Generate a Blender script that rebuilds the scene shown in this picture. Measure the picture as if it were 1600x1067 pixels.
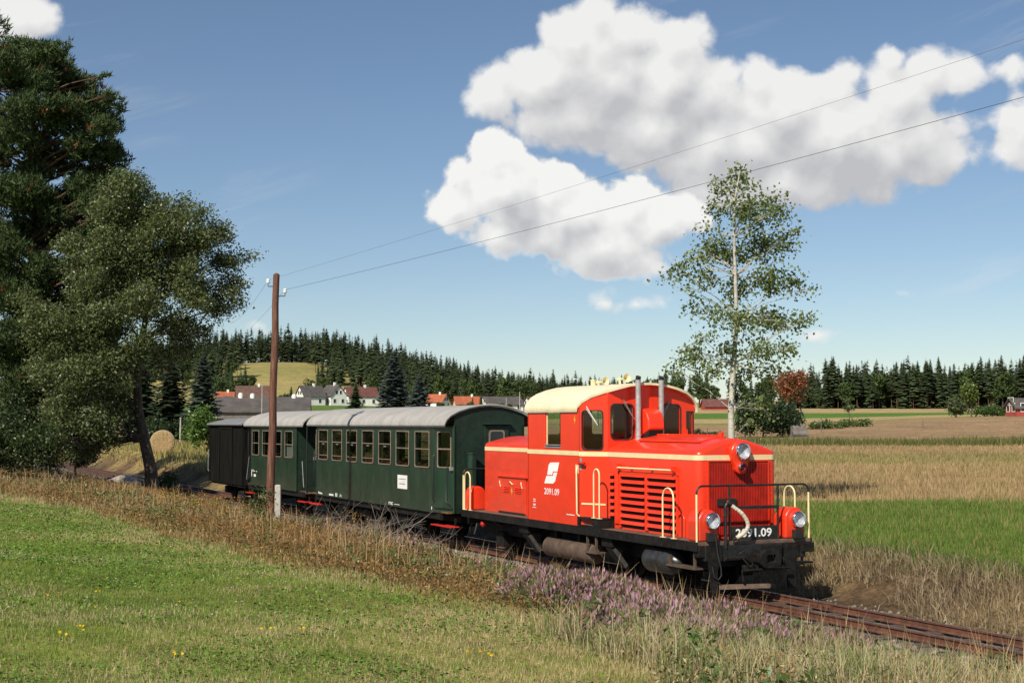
import bpy, bmesh, math, random
import numpy as np
from mathutils import Vector, Matrix
from mathutils.geometry import tessellate_polygon
R = math.radians
random.seed(7); rng = np.random.default_rng(11)
for o in list(bpy.data.objects): bpy.data.objects.remove(o)
sc = bpy.context.scene
COL = sc.collection

# ------------------------------------------------------------------ camera
EYE = 2.714; PITCH = 0.05662; FPX = 2250.0
cam_d = bpy.data.cameras.new('camera'); cam = bpy.data.objects.new('camera', cam_d); COL.objects.link(cam)
cam.location = (0, 0, EYE); cam.rotation_euler = (R(90) + PITCH, 0, 0)
cam_d.sensor_fit = 'HORIZONTAL'; cam_d.sensor_width = 36.0; cam_d.lens = FPX / 1600 * 36
cam_d.clip_start = 0.1; cam_d.clip_end = 9000
sc.camera = cam

# ------------------------------------------------------------------ sun, exposure
LIGHT = Vector((0.485, 0.875, -0.90)).normalized()       # the way sunlight travels
sun_d = bpy.data.lights.new('sun', 'SUN'); sun_d.energy = 4.6; sun_d.angle = R(0.53); sun_d.color = (1.0, 0.92, 0.79)
sun = bpy.data.objects.new('sun', sun_d); COL.objects.link(sun)
sun.rotation_euler = LIGHT.to_track_quat('-Z', 'Y').to_euler(); sun.location = (-30, -40, 60)
TO_SUN = -LIGHT
SUN_EL = math.asin(TO_SUN.z); SUN_AZ = math.atan2(TO_SUN.x, TO_SUN.y)      # clockwise from +Y
sc.view_settings.view_transform = 'Standard'; sc.view_settings.look = 'None'
sc.view_settings.exposure = 0.32; sc.view_settings.gamma = 1.0; sc.view_settings.use_curve_mapping = False
sc.cycles.max_bounces = 8; sc.cycles.transparent_max_bounces = 12; sc.cycles.use_denoising = True
sc.cycles.sample_clamp_indirect = 6.0

# ------------------------------------------------------------------ sky and clouds
world = bpy.data.worlds.new('World'); sc.world = world; world.use_nodes = True
world.cycles.sampling_method = 'MANUAL'; world.cycles.sample_map_resolution = 512
def ray(px, py):
    dx = (px - 800) / FPX; dz = (533.5 - py) / FPX
    return dx, math.cos(PITCH) - dz * math.sin(PITCH), math.sin(PITCH) + dz * math.cos(PITCH)
def azel(px, py):
    x, y, z = ray(px, py)
    return math.atan2(x, y), math.atan2(z, math.hypot(x, y))
class NT:                                                # tiny node-tree writer
    def __init__(s, tree): s.t = tree; s.n = tree.nodes; s.l = tree.links
    def new(s, typ, **kw):
        nd = s.n.new(typ)
        for k, v in kw.items(): setattr(nd, k, v)
        return nd
    def put(s, sock, v):
        if isinstance(v, bpy.types.NodeSocket): s.l.new(v, sock)
        elif v is not None: sock.default_value = v
    def m(s, op, a, b=None, c=None, clamp=False):
        nd = s.new('ShaderNodeMath', operation=op, use_clamp=clamp)
        for i, v in enumerate((a, b, c)): s.put(nd.inputs[i], v)
        return nd.outputs[0]
    def vm(s, op, a, b=None):
        nd = s.new('ShaderNodeVectorMath', operation=op)
        s.put(nd.inputs[0], a); s.put(nd.inputs[1], b)
        return nd.outputs[1] if op in ('LENGTH', 'DOT_PRODUCT') else nd.outputs[0]
    def noise(s, vec, scale, detail=6, rough=.55, dist=0):
        nd = s.new('ShaderNodeTexNoise'); s.put(nd.inputs['Vector'], vec)
        nd.inputs['Scale'].default_value = scale; nd.inputs['Detail'].default_value = detail
        nd.inputs['Roughness'].default_value = rough; nd.inputs['Distortion'].default_value = dist
        return nd.outputs[0]
    def ramp(s, v, lo, hi, a=0.0, b=1.0, smooth=True):
        nd = s.new('ShaderNodeMapRange', interpolation_type='SMOOTHSTEP' if smooth else 'LINEAR')
        s.put(nd.inputs[0], v); nd.inputs[1].default_value = lo; nd.inputs[2].default_value = hi
        nd.inputs[3].default_value = a; nd.inputs[4].default_value = b
        return nd.outputs[0]
    def mix(s, f, a, b, blend='MIX'):
        nd = s.new('ShaderNodeMix', data_type='RGBA', blend_type=blend)
        s.put(nd.inputs[0], f); s.put(nd.inputs[6], a); s.put(nd.inputs[7], b)
        return nd.outputs[2]
CLOUD_BACK = [  # the long upper heap: centre and half-size of each billow, by where it stands in the sky over the fields
 (935,22,50,41),(900,62,70,56),(985,52,79,52),(1050,62,63,47),(850,128,104,59),(765,150,56,47),(940,120,124,79),(1040,130,102,77),(900,185,124,54),
 (1010,205,136,70),(1110,150,79,68),(1120,230,136,79),(1185,130,50,52),(1225,175,95,81),(1300,140,54,50),(1310,215,136,84),(1400,160,70,63),(1420,225,113,68),(1455,110,45,41),(1500,118,61,38),
 (1570,108,54,29),(1340,285,102,38),(1220,285,124,50),(1110,300,90,41),(1395,95,27,23),(1600,205,52,63),(36,22,63,50),(995,476,70,18),(945,474,34,16)]
CLOUD_FRONT = [ # the bright lower heap at left
 (770,245,54,50),(722,270,40,38),(715,325,60,48),(790,300,84,70),(860,300,66,52),(900,330,90,58),(985,318,64,50),(1030,350,62,52),(950,385,96,50),(860,372,90,36),(780,362,70,36),(1000,408,76,40),(900,405,70,34),(1072,335,36,36)]
FLECKS = [(1415,457,19,9),(440,520,40,12),(590,517,20,8),(405,508,22,12),(1278,524,24,8)]
def cloud_group(name, heaps, rest_on, seed):
    g = bpy.data.node_groups.new(name, 'ShaderNodeTree')
    g.interface.new_socket('azel', in_out='INPUT', socket_type='NodeSocketVector')
    g.interface.new_socket('dir', in_out='INPUT', socket_type='NodeSocketVector')
    g.interface.new_socket('density', in_out='OUTPUT', socket_type='NodeSocketFloat')
    G = NT(g); gi = G.new('NodeGroupInput'); go = G.new('NodeGroupOutput')
    acc = None
    for (px, py, rx, ry) in heaps:
        a, e = azel(px, py); k = min(rx, ry)/45.0
        d = G.vm('MULTIPLY', G.vm('SUBTRACT', gi.outputs[0], (a, e, 0)), (FPX/rx, FPX/ry, 0))
        v = G.m('MULTIPLY', G.m('SUBTRACT', 1.0, G.vm('LENGTH', d)), k)
        acc = v if acc is None else G.m('SMOOTH_MAX', acc, v, .30)
    if rest_on:                                          # scattered clouds of the same sort over the rest of the sky, on a flat layer
        sep = G.new('ShaderNodeSeparateXYZ'); G.put(sep.inputs[0], gi.outputs[1])
        zz = G.m('MAXIMUM', G.m('ADD', sep.outputs[2], .12), .06)
        lay = G.new('ShaderNodeCombineXYZ'); G.put(lay.inputs[0], G.m('DIVIDE', sep.outputs[0], zz)); G.put(lay.inputs[1], G.m('DIVIDE', sep.outputs[1], zz))
        rest = G.ramp(G.noise(lay.outputs[0], .55, 2, .5), .50, .80, -1.5, 1.2, False)
        sa = G.new('ShaderNodeSeparateXYZ'); G.put(sa.inputs[0], gi.outputs[0])
        away = G.m('MAXIMUM', G.ramp(G.m('ABSOLUTE', sa.outputs[0]), .40, .62), G.ramp(sa.outputs[1], .33, .50))
        rest = G.m('SUBTRACT', rest, G.m('MULTIPLY', G.m('SUBTRACT', 1.0, away), 4.0))
        rest = G.m('SUBTRACT', rest, G.ramp(sep.outputs[2], .02, .10, 3.0, 0.0))
        acc = G.m('MAXIMUM', acc, rest)
    vec = G.vm('ADD', gi.outputs[1], (seed, seed*.7, 0))
    wn = G.new('ShaderNodeTexNoise'); G.put(wn.inputs['Vector'], vec); wn.inputs['Scale'].default_value = 42; wn.inputs['Detail'].default_value = 5
    warp = G.vm('ADD', vec, G.vm('MULTIPLY', G.vm('SUBTRACT', wn.outputs['Color'], (.5, .5, .5)), (.022, .022, .022)))
    def puff(sc_):
        nd = G.new('ShaderNodeTexVoronoi', feature='F1'); G.put(nd.inputs['Vector'], warp); nd.inputs['Scale'].default_value = sc_
        return G.m('SUBTRACT', .40, nd.outputs['Distance'])
    n1 = G.m('SUBTRACT', G.noise(vec, 20, 12, .60, .15), .5)
    n2 = G.m('ADD', G.m('MULTIPLY', puff(34), .50), G.m('MULTIPLY', puff(86), .24))
    G.put(go.inputs[0], G.m('ADD', acc, G.m('ADD', G.m('MULTIPLY', n1, 1.5), n2)))
    return g
W = NT(world.node_tree)
for nd in list(W.n): W.n.remove(nd)
tc = W.new('ShaderNodeTexCoord'); D = W.vm('NORMALIZE', tc.outputs['Generated'])
s3 = W.new('ShaderNodeSeparateXYZ'); W.put(s3.inputs[0], D)
az = W.m('ARCTAN2', s3.outputs[0], s3.outputs[1]); el = W.m('ARCSINE', s3.outputs[2])
ae = W.new('ShaderNodeCombineXYZ'); W.put(ae.inputs[0], az); W.put(ae.inputs[1], el)
def dens_at(gr, pa, pd):
    nd = W.new('ShaderNodeGroup'); nd.node_tree = gr; W.put(nd.inputs[0], pa); W.put(nd.inputs[1], pd); return nd.outputs[0]
def cloud_layer(gr, soft, grey, white, bias):
    d0 = dens_at(gr, ae.outputs[0], D)
    def shifted(a, e): return dens_at(gr, W.vm('ADD', ae.outputs[0], (a, e, 0)), W.vm('ADD', D, (a, 0, e)))
    s1 = W.m('SUBTRACT', d0, shifted(-.0055, .0135)); d2 = shifted(-.012, .036)
    v = W.m('ADD', W.m('MULTIPLY', s1, .62), W.m('MULTIPLY', W.m('MAXIMUM', d2, -.1), -.34))
    lit = W.ramp(W.m('ADD', v, bias), -.35, .55, 0, 1, False)  # sunlit tops and shaded undersides are put into the cloud colour here
    return W.ramp(d0, -.04, soft), W.mix(lit, grey, white)
cov_b, col_b = cloud_layer(cloud_group('cloud_back', CLOUD_BACK+FLECKS, True, 0.0), .40, (.43,.43,.445,1), (.71,.705,.69,1), .32)
cov_f, col_f = cloud_layer(cloud_group('cloud_front', CLOUD_FRONT, False, 3.3), .24, (.42,.42,.44,1), (.745,.74,.72,1), .40)
ccol = W.mix(cov_f, col_b, col_f); cover = W.m('MAXIMUM', cov_b, cov_f)
sky = W.new('ShaderNodeTexSky', sky_type='NISHITA'); sky.sun_disc = False; sky.sun_elevation = SUN_EL; sky.sun_rotation = SUN_AZ
sky.altitude = 500; sky.air_density = .92; sky.dust_density = 0.18; sky.ozone_density = 2.1
# thin cirrus streaks
rot = W.new('ShaderNodeVectorRotate', rotation_type='Z_AXIS'); W.put(rot.inputs[0], ae.outputs[0]); rot.inputs['Angle'].default_value = R(-17)
st = W.noise(W.vm('MULTIPLY', rot.outputs[0], (5.0, 34.0, 0)), 1.0, 6, .6, .4)
st = W.m('MULTIPLY', W.ramp(st, .50, .82), W.ramp(W.noise(D, 3.2, 3), .42, .66))
b_sky = W.new('ShaderNodeBackground'); W.put(b_sky.inputs[0], sky.outputs[0]); b_sky.inputs[1].default_value = .0715
b_cl = W.new('ShaderNodeBackground'); W.put(b_cl.inputs[0], ccol); b_cl.inputs[1].default_value = 1.0
fac = W.m('MAXIMUM', W.m('MULTIPLY', cover, .97), W.m('MULTIPLY', st, .42))
mx = W.new('ShaderNodeMixShader'); W.put(mx.inputs[0], fac); W.l.new(b_sky.outputs[0], mx.inputs[1]); W.l.new(b_cl.outputs[0], mx.inputs[2])
wo = W.new('ShaderNodeOutputWorld'); W.l.new(mx.outputs[0], wo.inputs[0])

# ------------------------------------------------------------------ helpers
def tag(o, label=None, cat=None, group=None, kind=None):
    if label: o['label'] = label
    if cat: o['category'] = cat
    if group: o['group'] = group
    if kind: o['kind'] = kind
    return o
def empty(name, loc=(0, 0, 0), rz=0):
    o = bpy.data.objects.new(name, None); COL.objects.link(o); o.location = loc; o.rotation_euler = (0, 0, rz); o.empty_display_size = .3
    return o
def link(name, me, mat, parent=None):
    o = bpy.data.objects.new(name, me); COL.objects.link(o)
    if mat is not None and not me.materials: me.materials.append(mat)
    if parent is not None: o.parent = parent
    return o
def npmesh(name, verts, faces_flat, sizes, mat=None, cols=None, smooth=False, parent=None):
    """fast mesh from numpy: verts (n,3), flat loop indices, loop sizes per face"""
    me = bpy.data.meshes.new(name); nv, nf, nl = len(verts), len(sizes), len(faces_flat)
    me.vertices.add(nv); me.vertices.foreach_set('co', np.asarray(verts, np.float32).ravel())
    me.loops.add(nl); me.loops.foreach_set('vertex_index', np.asarray(faces_flat, np.int32))
    me.polygons.add(nf); st_ = np.concatenate(([0], np.cumsum(sizes)[:-1])).astype(np.int32)
    me.polygons.foreach_set('loop_start', st_); me.polygons.foreach_set('loop_total', np.asarray(sizes, np.int32))
    if smooth: me.polygons.foreach_set('use_smooth', np.ones(nf, bool))
    if cols is not None:
        ca = me.color_attributes.new('Col', 'FLOAT_COLOR', 'POINT')
        ca.data.foreach_set('color', np.concatenate([cols, np.ones((nv, 1))], 1).astype(np.float32).ravel())
    me.update(calc_edges=True); me.validate()
    return link(name, me, mat, parent)
class MB:
    """collects shapes; build() makes ONE mesh object"""
    def __init__(s, tf=None): s.v = []; s.f = []; s.tf = tf
    def add(s, vs, fs):
        b = len(s.v); s.v += [tuple(p) for p in vs]; s.f += [tuple(b + i for i in f) for f in fs]; return s
    def box(s, x0, x1, y0, y1, z0, z1):
        return s.add([(x0,y0,z0),(x1,y0,z0),(x1,y1,z0),(x0,y1,z0),(x0,y0,z1),(x1,y0,z1),(x1,y1,z1),(x0,y1,z1)],
                     [(0,3,2,1),(4,5,6,7),(0,1,5,4),(1,2,6,5),(2,3,7,6),(3,0,4,7)])
    def hexa(s, a, b):                                   # two quads joined
        return s.add(list(a) + list(b), [(3,2,1,0),(4,5,6,7),(0,1,5,4),(1,2,6,5),(2,3,7,6),(3,0,4,7)])
    def loft(s, secs, cap0=True, cap1=True, closed=True):
        n = len(secs[0]); vs = [p for q in secs for p in q]; fs = []
        for i in range(len(secs) - 1):
            for j in range(n if closed else n - 1):
                k = (j + 1) % n
                fs.append((i*n+j, i*n+k, (i+1)*n+k, (i+1)*n+j))
        if cap0: fs.append(tuple(range(n))[::-1])
        if cap1: fs.append(tuple((len(secs)-1)*n + j for j in range(n)))
        return s.add(vs, fs)
    def tube(s, pts, r, n=8, caps=True):
        pts = [Vector(p) for p in pts]; rs = r if isinstance(r, (list, tuple)) else [r] * len(pts); secs = []
        up = Vector((0, 0, 1)); t0 = (pts[1] - pts[0]).normalized()
        if abs(t0.z) > .9: up = Vector((1, 0, 0))
        x = t0.cross(up).normalized()
        for i, p in enumerate(pts):
            t = (pts[min(i+1, len(pts)-1)] - pts[max(i-1, 0)]).normalized()
            x = (x - t * x.dot(t)).normalized(); y = t.cross(x)
            secs.append([tuple(p + (x * math.cos(2*math.pi*k/n) + y * math.sin(2*math.pi*k/n)) * rs[i]) for k in range(n)])
        return s.loft(secs, caps, caps)
    def cyl(s, p0, p1, r, r1=None, n=16): return s.tube([p0, p1], [r, r if r1 is None else r1], n)
    def lathe(s, p0, d, prof, n=20, caps=True):                     # prof: (distance along d, radius)
        p0 = Vector(p0); d = Vector(d).normalized(); up = Vector((0,0,1)) if abs(d.z) < .9 else Vector((1,0,0))
        x = d.cross(up).normalized(); y = d.cross(x)
        return s.loft([[tuple(p0 + d*a + (x*math.cos(2*math.pi*k/n) + y*math.sin(2*math.pi*k/n))*max(r, 1e-4)) for k in range(n)] for a, r in prof], caps, caps)
    def panel(s, outer, holes, t, fn):
        """flat sheet of thickness t with openings; fn(a,b,depth) -> point"""
        polys = [[Vector((a, b, 0)) for a, b in outer]] + [[Vector((a, b, 0)) for a, b in h] for h in holes]
        tri = tessellate_polygon(polys); flat = [p for q in polys for p in q]; n = len(flat)
        vs = [fn(p.x, p.y, 0.0) for p in flat] + [fn(p.x, p.y, t) for p in flat]
        fs = [tuple(q) for q in tri] + [tuple(n + i for i in q[::-1]) for q in tri]; b = 0
        for q in polys:
            m = len(q)
            for i in range(m): j = (i + 1) % m; fs.append((b+i, b+j, n+b+j, n+b+i))
            b += m
        return s.add(vs, fs)
    def frame(s, outer, inner, t, fn): return s.panel(outer, [inner], t, fn)
    def prism(s, poly, fn, t):
        n = len(poly); vs = [fn(a, b, 0.0) for a, b in poly] + [fn(a, b, t) for a, b in poly]
        return s.add(vs, [tuple(range(n))[::-1], tuple(range(n, 2*n))] + [(i, (i+1) % n, n+(i+1) % n, n+i) for i in range(n)])
    def build(s, name, mat, parent=None, smooth=None, bevel=0, seg=2, recalc=True):
        vs = [s.tf(*p) for p in s.v] if s.tf else s.v
        me = bpy.data.meshes.new(name); me.from_pydata(vs, [], s.f)
        if recalc:
            bm = bmesh.new(); bm.from_mesh(me); bmesh.ops.recalc_face_normals(bm, faces=bm.faces); bm.to_mesh(me); bm.free()
        if smooth:
            for p in me.polygons: p.use_smooth = True
            me.set_sharp_from_angle(angle=R(smooth if smooth > 1 else 35))
        o = link(name, me, mat, parent)
        if bevel:
            b = o.modifiers.new('edge', 'BEVEL'); b.width = bevel; b.segments = seg; b.limit_method = 'ANGLE'; b.angle_limit = R(40)
        return o
def rrect(a0, a1, b0, b1, r, n=4):
    pts = []
    for cx, cy, t0 in ((a1-r, b1-r, 0), (a0+r, b1-r, 90), (a0+r, b0+r, 180), (a1-r, b0+r, 270)):
        for k in range(n + 1):
            t = R(t0 + 90 * k / n); pts.append((cx + r*math.cos(t), cy + r*math.sin(t)))
    return pts
def rect(a0, a1, b0, b1): return [(a0,b0),(a1,b0),(a1,b1),(a0,b1)]
def grow(poly, d):
    ca = sum(p[0] for p in poly)/len(poly); cb = sum(p[1] for p in poly)/len(poly)
    return [(a + (d if a > ca else -d), b + (d if b > cb else -d)) for a, b in poly]
def text_shape(body, bold=0.0, cond=1.0):
    cu = bpy.data.curves.new('txt', 'FONT'); cu.body = body; cu.size = 1; cu.offset = bold; cu.resolution_u = 3
    o = bpy.data.objects.new('txt', cu); COL.objects.link(o); dg = bpy.context.evaluated_depsgraph_get()
    me = bpy.data.meshes.new_from_object(o.evaluated_get(dg))
    vs = [(v.co.x, v.co.y) for v in me.vertices]; fs = [tuple(p.vertices) for p in me.polygons]
    bpy.data.objects.remove(o); bpy.data.curves.remove(cu); bpy.data.meshes.remove(me)
    x0 = min(v[0] for v in vs); x1 = max(v[0] for v in vs); y0 = min(v[1] for v in vs); y1 = max(v[1] for v in vs)
    return [((x-x0)/(x1-x0), (y-y0)/(y1-y0)) for x, y in vs], fs
# value noise on arrays
def _hash(i, j, s):
    h = (i.astype(np.int64)*374761393 + j.astype(np.int64)*668265263 + s*974634777) & 0xffffffff
    h = ((h ^ (h >> 13)) * 1274126177) & 0xffffffff
    return ((h ^ (h >> 16)) & 0xffff) / 65535.0
def vnoise(x, y, scale, seed=0):
    x = np.asarray(x, float)/scale; y = np.asarray(y, float)/scale
    i = np.floor(x); j = np.floor(y); a = x-i; b = y-j; a = a*a*(3-2*a); b = b*b*(3-2*b)
    return (_hash(i,j,seed)*(1-a)+_hash(i+1,j,seed)*a)*(1-b)+(_hash(i,j+1,seed)*(1-a)+_hash(i+1,j+1,seed)*a)*b
def fbm(x, y, scale, seed=0, n=3):
    t = 0; w = 0
    for k in range(n): t = t + vnoise(x, y, scale/2**k, seed+k*17)*.5**k; w += .5**k
    return t/w
def sstep(x, a, b): t = np.clip((np.asarray(x, float)-a)/(b-a), 0, 1); return t*t*(3-2*t)

# ------------------------------------------------------------------ materials
MAT = {}
def mat_new(name):
    m = bpy.data.materials.new(name); m.use_nodes = True; t = NT(m.node_tree)
    bs = t.n['Principled BSDF']; MAT[name] = m
    return m, t, bs
def paint(name, col, rough=.5, metal=0, var=.12, scale=3.0, bump=0, bscale=60, spec=.5, dirt=None, dirt_amt=.0, coat=0, stretch=(1,1,1)):
    m, t, b = mat_new(name)
    tc = t.new('ShaderNodeTexCoord'); vec = t.vm('MULTIPLY', tc.outputs['Object'], stretch)
    n = t.noise(vec, scale, 5, .6)
    dk = tuple(c*(1-var*1.6) for c in col[:3]) + (1,); lt = tuple(min(c*(1+var), 1) for c in col[:3]) + (1,)
    c = t.mix(t.ramp(n, .3, .7), dk, lt)
    if dirt is not None:
        n2 = t.noise(vec, scale*2.3, 6, .65, .3)
        c = t.mix(t.m('MULTIPLY', t.ramp(n2, .48, .74), dirt_amt), c, tuple(dirt)+(1,))
    t.put(b.inputs['Base Color'], c); b.inputs['Metallic'].default_value = metal
    t.put(b.inputs['Roughness'], t.ramp(t.noise(vec, scale*4, 3), .2, .8, max(rough-.08, .02), min(rough+.1, 1), False))
    b.inputs['Specular IOR Level'].default_value = spec
    if coat: b.inputs['Coat Weight'].default_value = coat; b.inputs['Coat Roughness'].default_value = .12
    if bump:
        bn = t.new('ShaderNodeBump'); bn.inputs['Strength'].default_value = bump; bn.inputs['Distance'].default_value = .02
        t.put(bn.inputs['Height'], t.noise(vec, bscale, 4, .6)); t.l.new(bn.outputs[0], b.inputs['Normal'])
    return m
def weather(m, z0, z1, dust, amt, streak=.3):
    """road dust that thickens towards the lower edge, and rain streaks: wear that stays on the paint"""
    t = NT(m.node_tree); b = t.n['Principled BSDF']; old = b.inputs['Base Color'].links[0].from_socket
    tc = t.new('ShaderNodeTexCoord'); sp = t.new('ShaderNodeSeparateXYZ'); t.put(sp.inputs[0], tc.outputs['Object'])
    n = t.noise(t.vm('MULTIPLY', tc.outputs['Object'], (9, 9, .9)), 1.0, 6, .65); n2 = t.noise(tc.outputs['Object'], 2.6, 6, .7)
    f = t.m('MULTIPLY', t.ramp(sp.outputs[2], z0, z1, 1.0, 0.0), t.ramp(n2, .25, .75)); f = t.m('ADD', f, t.m('MULTIPLY', t.ramp(n, .52, .80), streak), clamp=True)
    t.put(b.inputs['Base Color'], t.mix(t.m('MULTIPLY', f, amt), old, tuple(dust)+(1,)))
def leafmat(name, trans=.35, rough=.55, spec=.25, var=.25, vs=1.0):
    m, t, b = mat_new(name)
    at = t.new('ShaderNodeAttribute', attribute_name='Col'); c = at.outputs['Color']
    oi = t.new('ShaderNodeObjectInfo')
    hs = t.new('ShaderNodeHueSaturation'); t.put(hs.inputs['Color'], c)
    t.put(hs.inputs['Value'], t.ramp(oi.outputs['Random'], 0, 1, 1-var*.6, 1+var*.6, False))
    c = hs.outputs[0]
    t.put(b.inputs['Base Color'], c); b.inputs['Roughness'].default_value = rough; b.inputs['Specular IOR Level'].default_value = spec
    tr = t.new('ShaderNodeBsdfTranslucent'); t.put(tr.inputs[0], c)
    mx = t.new('ShaderNodeMixShader'); mx.inputs[0].default_value = trans
    t.l.new(b.outputs[0], mx.inputs[1]); t.l.new(tr.outputs[0], mx.inputs[2])
    t.l.new(mx.outputs[0], t.n['Material Output'].inputs[0])
    return m
def glassmat(name, tint=(.8,.85,.82), refl=.12):
    m, t, b = mat_new(name)
    tr = t.new('ShaderNodeBsdfTransparent'); tr.inputs[0].default_value = tint + (1,)
    gl = t.new('ShaderNodeBsdfGlossy'); gl.inputs['Roughness'].default_value = .03
    geo = t.new('ShaderNodeNewGeometry'); c = t.m('ABSOLUTE', t.vm('DOT_PRODUCT', geo.outputs['Normal'], geo.outputs['Incoming']))
    fr = t.m('MULTIPLY_ADD', t.m('POWER', t.m('SUBTRACT', 1.0, c, clamp=True), 5.0), .9, .025+refl*.1)
    mx = t.new('ShaderNodeMixShader'); t.put(mx.inputs[0], fr); t.l.new(tr.outputs[0], mx.inputs[1]); t.l.new(gl.outputs[0], mx.inputs[2])
    t.l.new(mx.outputs[0], t.n['Material Output'].inputs[0])
    return m
def groundmat():
    m, t, b = mat_new('ground')
    at = t.new('ShaderNodeAttribute', attribute_name='Col'); geo = t.new('ShaderNodeNewGeometry'); P = geo.outputs['Position']
    n1 = t.noise(P, 1.7, 6, .65); n2 = t.noise(P, 14, 5, .7); n3 = t.noise(P, .13, 4, .6)
    c = t.mix(1.0, at.outputs['Color'], t.mix(t.ramp(n1, .3, .7), (.62,.62,.60,1), (1.32,1.30,1.22,1)), 'MULTIPLY')
    c = t.mix(1.0, c, t.mix(t.ramp(n2, .3, .72), (.6,.6,.58,1), (1.3,1.28,1.2,1)), 'MULTIPLY')
    c = t.mix(1.0, c, t.mix(t.ramp(n3, .35, .65), (.86,.88,.86,1), (1.12,1.1,1.06,1)), 'MULTIPLY')
    t.put(b.inputs['Base Color'], c); b.inputs['Roughness'].default_value = .95; b.inputs['Specular IOR Level'].default_value = .1
    bn = t.new('ShaderNodeBump'); bn.inputs['Strength'].default_value = .6; bn.inputs['Distance'].default_value = .08
    t.put(bn.inputs['Height'], t.m('ADD', n2, n1)); t.l.new(bn.outputs[0], b.inputs['Normal'])
    return m
groundmat()
paint('red_paint', (.80,.040,.010), .36, var=.04, scale=2.2, dirt=(.56,.030,.012), dirt_amt=.35, spec=.5, coat=.25)
paint('red_faded', (.72,.044,.014), .40, var=.06, scale=3, dirt=(.62,.13,.09), dirt_amt=.35, coat=.1, stretch=(.7,.7,2))
weather(MAT['red_paint'], .8, 1.45, (.30,.075,.04), .38, .35); weather(MAT['red_faded'], .8, 1.45, (.34,.09,.05), .42, .4)
paint('red_grille', (.42,.018,.009), .5, var=.14, scale=6)
paint('red_step', (.55,.02,.015), .5, var=.1, scale=5)
paint('cream_paint', (.80,.66,.36), .42, var=.04, scale=3, dirt=(.6,.47,.24), dirt_amt=.3)
paint('cream_roof', (.80,.72,.48), .5, var=.05, scale=2, dirt=(.55,.46,.30), dirt_amt=.4, bump=.08, bscale=90)
paint('white_print', (.86,.86,.83), .5, var=.04, scale=8)
paint('yellow_print', (.80,.50,.03), .5, var=.04, scale=8)
paint('black_paint', (.018,.018,.018), .42, var=.25, scale=6, dirt=(.06,.045,.03), dirt_amt=.4)
paint('shade_black', (.006,.006,.006), .8, var=.1)  # flat black standing in for the shade inside openings and gaps
paint('underframe', (.013,.012,.011), .62, var=.3, scale=6, dirt=(.045,.031,.021), dirt_amt=.5, bump=.3, bscale=25, spec=.2)
paint('rusty_tank', (.10,.068,.048), .6, var=.25, scale=4, dirt=(.17,.10,.06), dirt_amt=.5, bump=.2, bscale=30)
paint('black_tank', (.03,.03,.031), .3, var=.2, scale=5, dirt=(.10,.08,.06), dirt_amt=.35)
paint('deck_plate', (.13,.085,.06), .75, var=.25, scale=4, dirt=(.22,.15,.10), dirt_amt=.5, bump=.3, bscale=40)
paint('steel_pipe', (.52,.52,.51), .38, metal=.45, var=.12, scale=7, dirt=(.25,.2,.16), dirt_amt=.25)
paint('chrome', (.82,.83,.84), .1, metal=1, var=.03)
paint('lamp_mirror', (.66,.67,.70), .45, metal=.35, var=.3, scale=9)
paint('red_lens', (.16,.004,.004), .12, var=.2, scale=20)
paint('hose_cloth', (.60,.52,.40), .85, var=.15, scale=14, bump=.4, bscale=60)
paint('rubber', (.02,.02,.021), .7, var=.2)
paint('wiper_metal', (.34,.34,.33), .5, metal=.4, var=.1)
paint('green_coach', (.0115,.034,.0185), .36, var=.16, scale=1.6, dirt=(.034,.066,.044), dirt_amt=.55, coat=.15, stretch=(1.2,1.2,.45))
weather(MAT['green_coach'], .6, 1.35, (.06,.062,.045), .55, .45)
paint('green_dark', (.009,.024,.014), .5, var=.2, scale=3, dirt=(.028,.04,.03), dirt_amt=.35)
paint('coach_roof', (.36,.345,.325), .75, var=.10, scale=2.2, dirt=(.25,.21,.18), dirt_amt=.45, bump=.12, bscale=30, stretch=(1.8,.7,1))
paint('frame_wood', (.22,.165,.12), .55, var=.14, scale=9, dirt=(.18,.10,.06), dirt_amt=.4)
paint('coach_inside', (.16,.085,.035), .6, var=.2, scale=3)
paint('seat_wood', (.25,.12,.04), .5, var=.2, scale=4)
paint('blind', (.42,.38,.28), .9, var=.1, scale=6)
paint('van_board', (.0075,.0078,.007), .85, spec=.12, var=.5, scale=2.2, dirt=(.030,.029,.025), dirt_amt=.5, bump=.4, bscale=20, stretch=(6,6,.35))
paint('van_roof', (.22,.225,.23), .6, var=.18, scale=3, dirt=(.10,.09,.08), dirt_amt=.5, stretch=(4,.5,1))
paint('sign_white', (.80,.79,.74), .6, var=.04)
paint('print_grey', (.33,.33,.33), .7, var=.05)
paint('rail_rust', (.125,.050,.028), .75, var=.25, scale=8, dirt=(.06,.028,.018), dirt_amt=.6, bump=.25, bscale=50)
paint('rail_head', (.24,.125,.085), .34, metal=.7, var=.15, scale=6)
paint('sleeper_wood', (.085,.06,.045), .9, var=.3, scale=6, dirt=(.16,.12,.09), dirt_amt=.5, bump=.5, bscale=25, stretch=(.6,3,3))
paint('gravel', (.15,.12,.095), .95, var=.4, scale=16, dirt=(.10,.075,.055), dirt_amt=.7, bump=1.0, bscale=26)
paint('ballast', (.25,.21,.17), .9, var=.3, scale=9, dirt=(.14,.11,.085), dirt_amt=.6, bump=.5, bscale=20)
paint('pole_wood', (.135,.050,.028), .75, var=.3, scale=3, dirt=(.27,.19,.13), dirt_amt=.6, bump=.5, bscale=14, stretch=(5,5,.35))
paint('concrete', (.42,.40,.36), .9, var=.14, scale=5, dirt=(.24,.22,.17), dirt_amt=.5, bump=.3, bscale=40)
paint('porcelain', (.85,.85,.83), .2, var=.03)
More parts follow.
